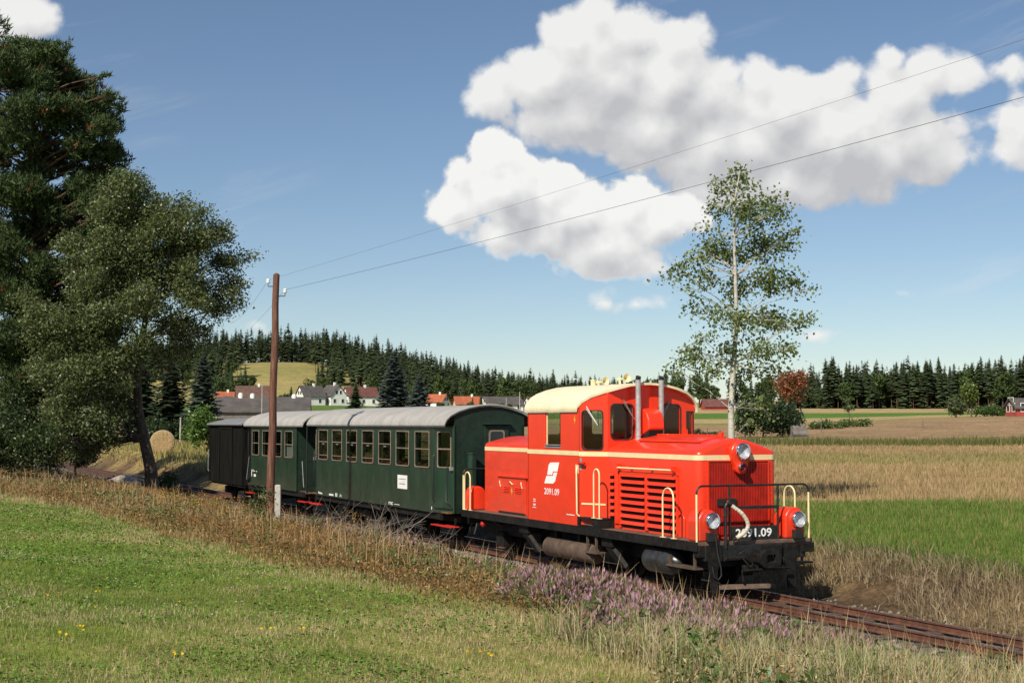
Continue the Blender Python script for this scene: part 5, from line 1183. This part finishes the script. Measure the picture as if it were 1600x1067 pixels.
# low trees and bushes in the fields on the right
def ftree(name, label, px, Y, rad, n, ls, col, seed, **kw): bush(name, label, ground_pt(px, Y), rad, n, ls, col, seed, **kw)
def small_tree(name, label, px, Y, py_top, py_crown, wpx, n, ls, col, seed, col2=None, p2=.1):
    b = ground_pt(px, Y); H = place(px, py_top, Y)[2]-b[2]; zc = place(px, py_crown, Y)[2]-b[2]; r = wpx/2*Y/FPX; rr = random.Random(seed)
    cl = [((rr.uniform(-.55,.55)*r, rr.uniform(-.5,.5)*r, zc+(H-zc)*rr.uniform(.12,.86)), (r*rr.uniform(.34,.55), r*rr.uniform(.34,.55), (H-zc)*rr.uniform(.18,.28))) for _ in range(10)]
    leafy_tree(name, label, b, [(0,0,-.2),(.05,0,zc*.6),(0,.05,zc),(0,0,zc+(H-zc)*.8)], .016*H+.03, cl, n, ls, col, 'bark_dark', seed, twig=r*.16, per=10, shell=.2, col2=col2, p2=p2, limb_r=.03)
small_tree('rowan_tree', 'small tree with rust-orange leaves right of the birch', 1236, 190, 578, 630, 58, 2600, .36, (.30,.10,.045), 111, (.12,.13,.04), .25)
small_tree('young_tree', 'round green young tree on a thin trunk at the edge of the right wood', 1518, 250, 599, 632, 36, 2400, .42, (.11,.155,.03), 112)
small_tree('young_tree', 'spindly pale green sapling standing in the field right of the rowan', 1327, 205, 622, 642, 20, 420, .30, (.10,.15,.05), 113)
ftree('hedge_bush', 'dark rounded thicket in the field below the rowan', 1192, 150, (3.4,2.6,4.6), 7000, .34, (.035,.058,.022), 114, twig=.35)
ftree('hedge_bush', 'dark fir-like bush beside the small shed in the field', 1226, 158, (1.9,1.7,3.4), 3600, .30, (.024,.042,.018), 115, twig=.3)
ftree('hedge_bush', 'grey-green bush at the edge of the right wood', 1494, 262, (2.6,2.2,3.6), 3200, .42, (.09,.115,.045), 116, twig=.4)
ftree('hedge_bush', 'low green bush under the right wood beside the round young tree', 1548, 268, (4.2,2.0,1.9), 2600, .42, (.08,.13,.035), 117, twig=.4)
ftree('hedge_bush', 'small dark bush in the field just right of the cab', 1094, 120, (.75,.7,1.15), 900, .2, (.05,.07,.028), 118, twig=.14)
ftree('hedge_bush', 'small leafy bush behind the cab beside a stake', 1112, 128, (.7,.7,.9), 800, .2, (.10,.13,.05), 119, twig=.14)
ftree('hedge_bush', 'green shrub below the left end of the green barley strip', 1290, 190, (2.2,1.4,1.0), 900, .34, (.10,.15,.04), 120, twig=.3)
ftree('hedge_bush', 'green shrub at the foot of the sapling', 1336, 196, (2.4,1.4,.9), 900, .34, (.10,.15,.04), 121, twig=.3)
for i in range(14):
    px = 240+i*17+rf.uniform(-5, 5); Yh = 112+rf.uniform(0, 5)
    if px > 338: break
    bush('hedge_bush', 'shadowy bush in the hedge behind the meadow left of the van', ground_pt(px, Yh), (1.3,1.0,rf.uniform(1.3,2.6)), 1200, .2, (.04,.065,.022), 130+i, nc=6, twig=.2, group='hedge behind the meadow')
# ------------------------------------------------------------------ village
def house(name, label, px, Y, w, d, hw, hr, wall, roof, rz, wins=True, cat='house', over=.4, chimney=True, dz=-.4, hip=0):
    """gable house: ridge along local x; w long, d deep"""
    x, y, _ = place(px, 640, Y); r = tag(empty(name, (x, y, gz_at(x, y)+dz), rz), label, cat)
    W2, D2 = w/2, d/2
    if cat == 'house': r.scale = (.84, .84, .84)
    MB().prism([(-D2,0),(D2,0),(D2,hw),(0,hw+hr),(-D2,hw)], lambda a, b, t: (-W2+t, a, b), w).build('wall', MAT[wall], r)
    for s in (1, -1):
        sl_ = hr/D2; o = over
        MB().hexa([(-W2-o+hip, 0, hw+hr+.12), (W2+o-hip, 0, hw+hr+.12), (W2+o, s*(D2+o), hw-sl_*o+.12), (-W2-o, s*(D2+o), hw-sl_*o+.12)],
                  [(-W2-o+hip, 0, hw+hr+.34), (W2+o-hip, 0, hw+hr+.34), (W2+o, s*(D2+o), hw-sl_*o+.30), (-W2-o, s*(D2+o), hw-sl_*o+.30)]).build('roof', MAT[roof], r)
    if chimney: MB().box(W2*.3-.35, W2*.3+.35, -.35, .35, hw+hr-.5, hw+hr+1.1).build('chimney', MAT['plaster_white'], r)
    if wins:
        def win(fn, a, b, ww, hh):
            f = MB().panel(rect(a-ww/2-.1, a+ww/2+.1, b-.1, b+hh+.1), [rect(a-ww/2, a+ww/2, b, b+hh)], .06, fn).build('window', MAT['plaster_white'], r)
            MB().prism(rect(a-ww/2, a+ww/2, b, b+hh), fn, .03).build('pane', MAT['window_dark'], f)
        n = max(2, int(w/2.8))
        for k in range(n): win(lambda a, b, t: (a, -D2-t, b), -W2+(k+.5)*w/n, 1.2, 1.0, 1.3)
        for s in (1, -1):
            for k in (-.25, .25): win(lambda a, b, t: (s*(W2+t), a, b), k*d, 1.2, 1.0, 1.3)
            for k in (-.12, .12): win(lambda a, b, t: (s*(W2+t), a, b), k*d, hw+.5, .9, 1.2)
    return r
house('house', 'white gabled house with dark roof, left wing of the big white farmhouse', 485, 400, 8.0, 5.6, 3.4, 3.2, 'plaster_white', 'roof_grey', R(38))
house('house', 'white cross-gabled right wing of the big white farmhouse', 520, 405, 7.5, 6.2, 3.6, 3.4, 'plaster_white', 'roof_grey', R(-52))
house('house', 'long cream-walled house with dark brown roof left of the pole', 396, 410, 11.5, 6.4, 3.0, 3.6, 'plaster_cream', 'roof_brown', R(14))
house('house', 'small orange-roofed house at the far left of the village', 352, 420, 5.5, 5.0, 2.4, 2.2, 'plaster_white', 'roof_orange', R(20), wins=False)
house('shed', 'low shed gable with pale front beside the long grey barn roof', 357, 330, 4.2, 4.0, 1.9, 1.2, 'plaster_cream', 'wood_grey', R(80), wins=False, cat='shed', chimney=False)
house('house', 'white gable with dull red roof behind the plump conifer', 563, 420, 11.0, 6.2, 3.6, 3.0, 'plaster_white', 'roof_maroon', R(28))
house('house', 'red-roofed house right of the blue spruces', 684, 430, 6.8, 6.0, 2.9, 2.5, 'plaster_white', 'roof_orange', R(-28))
house('house', 'wide orange-roofed house between spruces and grey barn', 731, 430, 9.5, 6.0, 2.7, 2.5, 'plaster_cream', 'roof_orange', R(12))
house('barn', 'white-gabled barn with grey roof above the coach end', 783, 430, 11.5, 7.0, 2.5, 2.2, 'plaster_white', 'roof_grey', R(22), cat='barn', chimney=False)
house('house', 'white house with brown roof just left of the cab roof', 840, 435, 9.0, 6.5, 2.9, 2.9, 'plaster_white', 'roof_brown', R(32))
house('house', 'tiny white gabled house beside a lamp mast left of the cab', 818, 470, 3.6, 4.0, 2.2, 2.0, 'plaster_white', 'roof_brown', R(60), wins=False, chimney=False)
house('barn', 'long maroon-roofed building at the wood edge behind the birch', 1118, 480, 8.5, 5.0, 1.5, 2.2, 'wall_red', 'roof_maroon', R(8), wins=False, cat='barn', chimney=False)
house('house', 'white cottage low behind the birch trunk', 1158, 480, 5.0, 4.0, 1.6, 1.3, 'plaster_white', 'roof_grey', R(10), wins=False, chimney=False)
house('house', 'red and white cottage with dark roof at the right edge', 1603, 240, 5.2, 4.0, 1.75, 1.35, 'wall_red', 'roof_grey', R(6), cat='cottage', chimney=False)
house('shed', 'tiny grey tent-like shed in the field beside the dark bush', 1246, 150, 1.5, 1.5, .25, .75, 'wood_grey', 'wood_grey', R(12), wins=False, cat='shed', over=.1, chimney=False, dz=-.05)
# big grey barn roof close behind the train
gr = house('barn', 'large dark grey slated roof with three white vents behind the goods van', 412, 235, 14.5, 9.0, 1.9, 2.2, 'wood_grey', 'roof_grey', R(7), wins=False, cat='barn', chimney=False, dz=-.9)
for i, (u, h) in enumerate(((-3.7,1.2),(-1.8,1.1),(4.9,1.0))):
    MB().lathe((u, -.1, 3.9), (0,0,1), [(0,.42),(h*.75,.42),(h*.75,.34),(h*.95,.34),(h,.1),(h,0)], 14).build('roof_vent', MAT['plaster_white'], gr, smooth=40)
# lamp masts, fence stakes
def post(name, label, px, Y, h, r, mat, cat='post', group=None):
    b = ground_pt(px, Y); o = tag(empty(name, b), label, cat, group); MB().tube([(0,0,-.2),(0,0,h*.6),(.01,0,h)], [r, r*.9, r*.7], 7).build('shaft', MAT[mat], o, smooth=60)
    MB().lathe((.01,0,h-.02),(0,0,1),[(0,r*1.1),(.06,r*1.1),(.09,0)],7).build('cap', MAT[mat], o)
post('lamp_mast', 'thin grey mast standing on the village field left of the cab', 812, 330, 6.5, .10, 'concrete', 'mast')
post('lamp_mast', 'thin grey mast in front of the grey barn wall', 791, 330, 5.0, .09, 'concrete', 'mast')
post('lamp_mast', 'thin pole rising beside the grey barn roof near the van', 409, 200, 5.2, .07, 'concrete', 'mast')
post('fence_stake', 'white marker stake at the far edge of the meadow left of the trunk', 207, 108, 1.0, .09, 'plaster_white')
post('fence_stake', 'thin pale stake at the far meadow edge right of the bale', 282, 108, 2.0, .07, 'concrete')
for px, Y, h, lab in ((1105,120,1.3,'wooden stake in the field right of the cab'),(1283,176,1.7,'fence stake at the lower edge of the green strip'),(1442,178,1.0,'short fence stake in the right field'),(1236,148,1.2,'stake beside the tiny tent-like shed')):
    post('fence_stake', lab, px, Y, h, .06, 'wood_grey')

# ------------------------------------------------------------------ grass, heather and other ground growth
def in_view(x, y, m=150): px = 800+FPX*x/np.maximum(y, .1); return (y > 5) & (px > -m) & (px < 1600+m)
def blades(name, label, x, y, h, w, c0, c1, lean=.35, seed=0, seg=1, cat='grass', mat='grass', wind=(.0,.0), dz=-.01):
    g_ = np.random.default_rng(seed); n = len(x); z = height(x, y)+dz; a = g_.uniform(0, 2*math.pi, n); S = np.stack([np.cos(a), np.sin(a), np.zeros(n)], 1)*(np.asarray(w)/2)[:, None]
    b = g_.uniform(0, 2*math.pi, n); l = np.abs(g_.normal(0, lean, n))*h; Ld = np.stack([np.cos(b)*l+wind[0]*h, np.sin(b)*l+wind[1]*h, np.zeros(n)], 1); P = np.stack([x, y, z], 1)
    hz = np.sqrt(np.maximum(h**2-(Ld[:, :2]**2).sum(1), (.3*h)**2)); T = P+Ld+np.stack([np.zeros(n), np.zeros(n), hz], 1)
    if seg == 1:
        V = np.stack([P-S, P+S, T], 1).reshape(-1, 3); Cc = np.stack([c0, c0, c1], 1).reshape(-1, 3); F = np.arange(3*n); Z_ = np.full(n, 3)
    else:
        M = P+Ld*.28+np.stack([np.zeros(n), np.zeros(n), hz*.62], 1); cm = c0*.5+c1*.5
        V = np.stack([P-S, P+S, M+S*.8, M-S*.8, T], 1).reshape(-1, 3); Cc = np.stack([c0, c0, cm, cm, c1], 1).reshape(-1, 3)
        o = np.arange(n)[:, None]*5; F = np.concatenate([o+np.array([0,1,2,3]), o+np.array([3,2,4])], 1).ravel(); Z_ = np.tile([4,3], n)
    return tag(npmesh(name, V, F, Z_, MAT[mat], Cc, False), label, cat, kind='stuff')
def scatter(n, y0, y1, power, seed, m=150):
    """points in the visible wedge, thinning with distance"""
    g_ = np.random.default_rng(seed); q = 2-power; t = g_.random(n); Y = (y0**q+t*(y1**q-y0**q))**(1/q); X = g_.uniform(-.5, .5, n)*(1600+2*m)/FPX*Y
    return X, Y, g_
def colmix(a, b, t): return np.asarray(a)[None, :]*(1-t)[:, None]+np.asarray(b)[None, :]*t[:, None]
# mown lawn
X, Y, g_ = scatter(640000, 7.5, 46, 1.75, 201); u, v = to_uv(X, Y); e = lawn_edge(u)
k = (v > e-.6+fbm(X, Y, 1.2, 44)*.9-.4); X, Y, u, v, e = X[k], Y[k], u[k], v[k], e[k]; n = len(X)
nb = fbm(X, Y, 2.2, 3, 3); nb2 = fbm(X, Y, .45, 9, 2)
dryp = np.clip(sstep(e+3.4-v, 0, 3.6)*.62+(nb-.5)*2.0+(nb2-.5)*1.0+.10+.35*sstep(u, 0, 9), 0, 1)
isdry = g_.random(n) < dryp*.85
c = np.where(isdry[:, None], colmix((.42,.34,.17), (.60,.50,.28), g_.random(n)), colmix((.145,.225,.030), (.25,.33,.065), g_.random(n)*.7+.3*nb2))
h = g_.uniform(.03, .07, n)*(1+.5*(g_.random(n) < .06))*(1+.9*sstep(e+1.2-v, 0, 1.6)); w = .0034+.00038*Y
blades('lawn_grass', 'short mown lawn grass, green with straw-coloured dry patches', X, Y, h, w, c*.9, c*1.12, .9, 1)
X, Y, g_ = scatter(120000, 8, 34, 1.6, 211); u, v = to_uv(X, Y); k = (v > lawn_edge(u)+.3) & (g_.random(len(X)) < np.clip(1.25-sstep(u, -6, 8)*.8+(fbm(X, Y, 1.1, 77)-.55)*3, 0, 1)); X, Y = X[k], Y[k]; n = len(X)
V, cc = leaf_quads(np.stack([X, Y, height(X, Y)+g_.uniform(.015, .06, n)], 1), .022+.0007*Y, vary((.135,.235,.04), n, g_, .35), 1.6, .9, 15)
tag(quads_obj('clover_leaves', V, cc, 'grass'), 'small clover leaves spread through the lawn', 'clover', kind='stuff')
# clover heads and dandelions on the lawn
def heads(name, label, x, y, hz, r, cols, seed, cat='flowers'):
    g_ = np.random.default_rng(seed); P = np.stack([x, y, height(x, y)+hz], 1); V, cc = leaf_quads(P, r, cols, 1.4, .9, seed); V2, cc2 = leaf_quads(P, r, cols, -.2, .9, seed+1)
    o = quads_obj(name, np.concatenate([V, V2]), np.concatenate([cc, cc2]), 'heath'); return tag(o, label, cat, kind='stuff')
X, Y, g_ = scatter(6500, 10, 40, .6, 202); u, v = to_uv(X, Y); k = (v > lawn_edge(u)+.8) & (fbm(X, Y, 3.0, 12) > .40) & ((X/Y) < -.10) & (Y > 13); X, Y = X[k], Y[k]
heads('clover_flowers', 'small white clover heads dotted over the left part of the lawn', X, Y, .055, .017, np.tile((.52,.55,.42), (len(X), 1)), 5)
cx = []; 
for px, py in ((120,1010),(135,1015),(108,1024),(68,952),(90,946),(165,940),(745,1002),(735,1008),(760,1012),(660,955),(375,906),(296,949),(430,992),(475,990),(490,992),(500,982),(280,1047),(150,970)):
    d = ray(px, py); t = (EYE-.85)/-d[2]; cx.append((d[0]*t, d[1]*t))
ar = np.array(cx); ar = np.concatenate([ar+rng.normal(0, .06, ar.shape) for _ in range(3)])
heads('dandelions', 'yellow dandelion flowers scattered in the lawn', ar[:, 0], ar[:, 1], .07, .025, np.tile((.78,.52,.02), (len(ar), 1)), 6)
# bank: dry grasses
X, Y, g_ = scatter(360000, 9, 66, 1.45, 203); u, v = to_uv(X, Y); e = lawn_edge(u)+fbm(X, Y, 1.5, 4)*1.2-.5
k = (v > 1.35+fbm(X, Y, .8, 14)*.5) & (v < e+.2); X, Y, u, v, e = X[k], Y[k], u[k], v[k], e[k]; n = len(X)
nb = fbm(X, Y, 1.6, 31, 3); nb3 = fbm(X, Y, .7, 33, 2)
heathw = sstep(u, -2.2, .6)*(1-sstep(u, 6.4, 7.6))*sstep(v, 1.6, 2.2)*(1-sstep(v, 5.8, 6.5))*sstep(4.4+.42*np.maximum(0, u+.5)-v, 0, .8)
gravw = sstep(u, -21, -19)*(1-sstep(u, -15.5, -14))*(1-sstep(v, 2.3, 3.0))
k = (g_.random(n) > heathw*.93) & (g_.random(n) > gravw*.95); X, Y, u, v, e, nb, nb3 = [q[k] for q in (X, Y, u, v, e, nb, nb3)]; n = len(X)
pale = sstep(u, 6.2, 8.2)
t = g_.random(n)
c = colmix((.235,.135,.052), (.41,.25,.10), t)                       # russet dry grass
c = np.where((g_.random(n) < .26+.9*(nb-.5)+.12*sstep(-u, 8, 16))[:, None], colmix((.40,.29,.14), (.50,.38,.20), t), c)
gp_ = np.clip(.04+(nb3-.54)*1.9+.26*pale, 0, .6)
c = np.where((g_.random(n) < gp_)[:, None], colmix((.075,.105,.022), (.15,.18,.045), t), c)
c = np.where((g_.random(n) < pale*.45)[:, None], colmix((.46,.40,.23), (.62,.55,.34), t), c)
h = g_.uniform(.12, .36, n)*(1-.45*sstep(v, e-1.4, e))*(.65+.7*nb)*(1-.35*(1-sstep(v, 1.5, 2.4)))*(1-.55*sstep(u, .5, 3)*(1-sstep(v, 1.9, 3.0))); w = .0036+.00032*Y
h = h*(1-.62*sstep(v, 4.7, 5.6)*(1-sstep(u, 6.8, 8.4))*sstep(u, -3, 0))
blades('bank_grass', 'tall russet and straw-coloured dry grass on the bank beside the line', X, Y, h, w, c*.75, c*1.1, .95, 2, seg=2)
k = g_.random(n) < .42; xx, yy, cc_ = X[k], Y[k], c[k]; m = len(xx); Vh, ch = leaf_quads(np.stack([xx, yy, height(xx, yy)+g_.uniform(.02, .26, m)], 1), .035+.0012*yy, cc_*np.array((.92,.88,.82))*g_.uniform(.5, 1.15, (m, 1)), .2, .35, 19)
tag(quads_obj('dry_herbs', Vh, ch, 'grass'), 'low russet dry herbs matted through the bank grass', 'herbs', kind='stuff')
# thin seed stalks standing above it
X, Y, g_ = scatter(9000, 9, 60, 1.2, 204); u, v = to_uv(X, Y); k = (v > 1.5) & (v < lawn_edge(u)-1.0) & (fbm(X, Y, 1.4, 51) > .47); X, Y = X[k], Y[k]; n = len(X)
c = colmix((.40,.26,.12), (.60,.47,.26), g_.random(n)); blades('seed_stalks', 'thin pale seed stalks rising from the dry bank grass', X, Y, g_.uniform(.4, .72, n), .0045+.0003*Y, c*.8, c, .35, 3, seg=2)
# pale tussocks at lower right
rr = random.Random(9); TX_, TY_, TC, TH_, TL = [], [], [], [], []
for i in range(150):
    uu, vv = rr.uniform(6.2, 12.8), rr.uniform(2.6, 7.0)
    if vv < 1.9+.22*max(0, uu-6)*.0: continue
    x, y = to_xy(uu, vv); m = rr.randint(110, 210); s = rr.uniform(.18, .42)
    TX_.append(x+rng.normal(0, s*.45, m)); TY_.append(y+rng.normal(0, s*.45, m)); gq = rng.random(m) < rr.uniform(.1, .6)
    TC.append(np.where(gq[:, None], colmix((.14,.20,.05), (.27,.33,.11), rng.random(m)), colmix((.42,.35,.19), (.62,.53,.32), rng.random(m)))); TH_.append(rng.uniform(.18, .46, m)*rr.uniform(.75, 1.15))
x, y, c, h = np.concatenate(TX_), np.concatenate(TY_), np.concatenate(TC), np.concatenate(TH_)
blades('tussock_grass', 'long pale tussock grass in the lower right corner beside the rails', x, y, h, np.full(len(x), .0085), c*.75, c*1.08, .75, 4, seg=2)
# heather cushions
def heather(name, label, spots, seed, purple=.75):
    g_ = np.random.default_rng(seed); Vs, Cs = [], []
    for (uu, vv, r, hh) in spots:
        x0, y0 = to_xy(uu, vv); m = int(850*r*r*4); a = g_.uniform(0, 2*math.pi, m); q = np.sqrt(g_.random(m))*r; x = x0+np.cos(a)*q; y = y0+np.sin(a)*q
        dome = np.sqrt(np.maximum(1-(q/r)**2*.9, .04))*(.75+.5*fbm(x, y, .22, 18)); H = hh*dome*g_.uniform(.72, 1.12, m); z = height(x, y)
        lx = (x-x0)*.15+g_.normal(0, .05, m); ly = (y-y0)*.15+g_.normal(0, .05, m)
        for j in range(3):                              # woody green base, mid, flowering tip
            f0 = (.15, .54, .78)[j]; f1 = (.70, .86, 1.0)[j]; wv = (.023, .0145, .0135)[j]; a2 = g_.uniform(0, 6.28, m); S = np.stack([np.cos(a2), np.sin(a2), np.zeros(m)], 1)*wv*g_.uniform(.7, 1.3, (m, 1))
            A = np.stack([x+lx*f0, y+ly*f0, z+H*f0], 1); T = np.stack([x+lx*f1+g_.normal(0,.02,m), y+ly*f1+g_.normal(0,.02,m), z+H*f1], 1); M = A*.45+T*.55
            Vs.append(np.stack([A, M+S, T, M-S], 1).reshape(-1, 3))
            pt = fbm(x, y, .5, 7); isp = g_.random(m) < purple*(.55+.9*(pt-.5))
            cg = colmix((.075,.105,.03), (.16,.15,.06), g_.random(m)); cpz = colmix((.33,.175,.225), (.55,.345,.40), g_.random(m)); cb = colmix((.19,.12,.075), (.30,.20,.13), g_.random(m))
            c = cg if j == 0 else np.where(isp[:, None], cpz, np.where((g_.random(m) < .5)[:, None], cb, cg)); Cs.append(np.repeat(c, 4, 0))
    o = quads_obj(name, np.concatenate(Vs), np.concatenate(Cs), 'heath'); return tag(o, label, 'heather', kind='stuff')
rh_ = random.Random(12); spots = []
for i in range(150):
    uu, vv = rh_.uniform(-2.2, 6.6), rh_.uniform(1.7, 5.6)
    if vv > 3.6+.38*max(0, uu+.5): continue
    if uu > 4.6 and vv < 2.6: continue
    spots.append((uu, vv, rh_.uniform(.18, .36), rh_.uniform(.13, .26)))
for (uu, vv) in ((.9,2.0),(1.6,2.6),(.4,3.2),(1.7,3.6),(2.7,2.7),(3.3,3.5),(2.5,4.4),(4.2,4.3),(3.9,3.0),(5.2,4.9),(5.9,5.4),(5.0,3.6),(-.6,2.6),(2.1,1.9),(3.2,2.1),(4.8,2.6),(1.0,4.1),(5.6,4.2),(6.3,5.0),(3.4,5.2)):
    spots.append((uu, vv, rh_.uniform(.42, .66), rh_.uniform(.26, .38)))
for i in range(44):
    uu = rh_.uniform(1.6, 7.0); vv = rh_.uniform(3.2, 4.2+.32*uu); spots.append((uu, vv, rh_.uniform(.3, .55), rh_.uniform(.26, .42)))
heather('heather_bloom', 'mauve flowering heather cushions on the bank in front of the locomotive', spots, 71)
spots = [(rh_.uniform(-9, -1.5), rh_.uniform(2.0, 4.6), rh_.uniform(.15, .32), rh_.uniform(.2, .36)) for _ in range(46)]
heather('faded_heather', 'faded brownish heather among the dry grass below the locomotive tail', spots, 72, .30)
# green weeds and yellow flowering weeds along the bank
X, Y, g_ = scatter(2600, 10, 45, 1.0, 205); u, v = to_uv(X, Y); k = (v > 2.2) & (v < lawn_edge(u)) & (fbm(X, Y, 1.1, 61) > .60); X, Y = X[k], Y[k]
P = np.repeat(np.stack([X, Y], 1), 26, 0)+rng.normal(0, .09, (len(X)*26, 2)); n = len(P); hz = rng.uniform(.05, .38, n)
V, cc = leaf_quads(np.stack([P[:, 0], P[:, 1], height(P[:, 0], P[:, 1])+hz], 1), .075, vary((.09,.15,.035), n, rng, .3), .5, .4, 8); tag(quads_obj('green_weeds', V, cc, 'leaf'), 'leafy green weeds scattered through the dry bank grass', 'weeds', kind='stuff')
us, vs_ = rng.uniform(-17.5, -8.5, 170), rng.uniform(3.4, 6.4, 170); xy = np.array([to_xy(a, b) for a, b in zip(us, vs_)]); k = fbm(xy[:, 0], xy[:, 1], 1.3, 71) > .50; xy = xy[k]
P = np.repeat(xy, 12, 0)+rng.normal(0, .10, (len(xy)*12, 2)); cY = np.where((rng.random(len(P)) < .35)[:, None], np.array((.50,.31,.03)), np.array((.22,.13,.04))); heads('tansy_flowers', 'ochre yellow flower heads in the dry grass below the wooden pole', P[:, 0], P[:, 1], rng.uniform(.3, .62, len(P)), .034, cY, 9)
# far bank of the cutting: matted dry grass
us = rng.uniform(-14, 15, 42000); vs_ = -rng.uniform(1.55, 4.0, 42000); xy = np.array(to_xy(us, vs_)).T; k = in_view(xy[:, 0], xy[:, 1]) & ((fbm(xy[:, 0], xy[:, 1], 1.4, 81) > .37) | (vs_ < -2.7)); xy = xy[k]; vs_ = vs_[k]; n = len(xy); t = rng.random(n)
gq = (rng.random(n) < sstep(-vs_, 2.8, 3.9)*.75)[:, None]
c = np.where(gq, colmix((.09,.17,.025), (.17,.25,.05), t), colmix((.30,.225,.13), (.50,.40,.26), t))
blades('cutting_grass', 'matted dry grass on the far side of the cutting right of the locomotive', xy[:, 0], xy[:, 1], rng.uniform(.12, .34, n), np.full(n, .014), c*.8, c*1.05, .8, 10, seg=2, wind=(-.25, -.35))
# green strip, stubble, verge and meadow
n = 150000; X, Y, g_ = scatter(n, 20, 43.5, .6, 206, 120); u, v = to_uv(X, Y); k = (v < -3.1) & (Y < 42+fbm(X, Y, 2, 3)*1.0-.5) & (X/Y > -.05); X, Y = X[k], Y[k]; n = len(X); t = fbm(X, Y, 1.6, 91)*.6+g_.random(n)*.4
c = colmix((.085,.16,.024), (.19,.265,.055), t); c = np.where((g_.random(n) < .18+.5*sstep(to_uv(X, Y)[1], -4.8, -3.2))[:, None], colmix((.26,.19,.08), (.40,.32,.15), t), c)
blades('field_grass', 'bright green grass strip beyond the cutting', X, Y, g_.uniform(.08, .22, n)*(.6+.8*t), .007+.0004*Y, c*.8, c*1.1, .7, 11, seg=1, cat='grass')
n = 150000; X, Y, g_ = scatter(n, 41, 113, .9, 207, 120); k = (X/Y > -.05); X, Y = X[k], Y[k]; n = len(X); band_ = sstep(Y, 68, 74)*(1-sstep(Y, 86, 92)); t = g_.random(n); nn = fbm(X, Y*2.2, 6, 92)
c = colmix((.34,.23,.115), (.55,.41,.225), t); c = np.where((g_.random(n) < .12+.55*band_+.5*(nn-.5))[:, None], colmix((.24,.24,.08), (.34,.30,.12), t), c)
tr_ = np.abs(((Y*.985+X*.17)/7.5) % 1-.5) > .455; c = np.where(tr_[:, None], c*np.array((.72,.70,.66)), c); nr_ = fbm(X, Y*.5, 9, 95); c = c*(.86+.3*nr_)[:, None]
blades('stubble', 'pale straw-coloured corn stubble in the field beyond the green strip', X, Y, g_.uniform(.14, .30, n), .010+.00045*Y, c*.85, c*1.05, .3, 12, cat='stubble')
n = 26000; X = rng.uniform(-4, 90, n); Y = rng.uniform(110, 118, n)+rng.normal(0, .8, n); t = rng.random(n); c = colmix((.085,.12,.03), (.24,.22,.08), t)
blades('verge_grass', 'dark tufted grass line between stubble and ploughed field', X, Y, rng.uniform(.3, .85, n)*(.5+fbm(X, Y, 4, 93)), np.full(n, .09), c*.8, c, .35, 13)
n = 60000; X, Y, g_ = scatter(n, 50, 112, .8, 208, 100); u, v = to_uv(X, Y); k = (v < -2.4) & (X/Y < -.15); X, Y = X[k], Y[k]; n = len(X); t = g_.random(n); c = colmix((.30,.27,.085), (.50,.39,.17), t)
c = np.where((g_.random(n) < .28)[:, None], colmix((.11,.15,.04), (.2,.22,.07), t), c); blades('meadow_grass', 'yellowing meadow grass left of the goods van', X, Y, g_.uniform(.2, .5, n), .012+.00045*Y, c*.8, c, .4, 14)
# clods on the ploughed field and gravel by the rails
n = 5200; us = np.where(np.arange(n) < 2800, rng.uniform(-12, 12, n), rng.uniform(-21, -13.5, n)); sd = np.where(rng.random(n) < .7, 1, -1); vs_ = np.where(np.arange(n) < 2800, sd, 1)*rng.uniform(.55, np.where(np.arange(n) < 2800, 1.9, 2.6), n); xy = np.array(to_xy(us, vs_)).T; z = np.interp(vs_, [-1.75,-1.25,-.9,0,.9,1.3,2.1],[-.30,-.19,-.155,-.15,-.155,-.17,-.12]); z = np.maximum(z, height(xy[:, 0], xy[:, 1]))
a = rng.uniform(.02, .055, n)
dirs = np.array([(1,0,0),(-1,0,0),(0,1,0),(0,-1,0),(0,0,1),(0,0,-1)], float); fi = np.array([(0,2,4),(2,1,4),(1,3,4),(3,0,4),(2,0,5),(1,2,5),(3,1,5),(0,3,5)])
Vg = np.stack([xy[:, 0], xy[:, 1], z], 1)[:, None, :]+dirs[None]*a[:, None, None]*rng.uniform(.6, 1.2, (n, 6, 1)); F = (np.arange(n)[:, None, None]*6+fi[None]).ravel()
tag(npmesh('ballast_stones', Vg.reshape(-1, 3), F, np.full(n*8, 3), MAT['ballast']), 'loose pale ballast stones along both rails', 'gravel', kind='stuff')
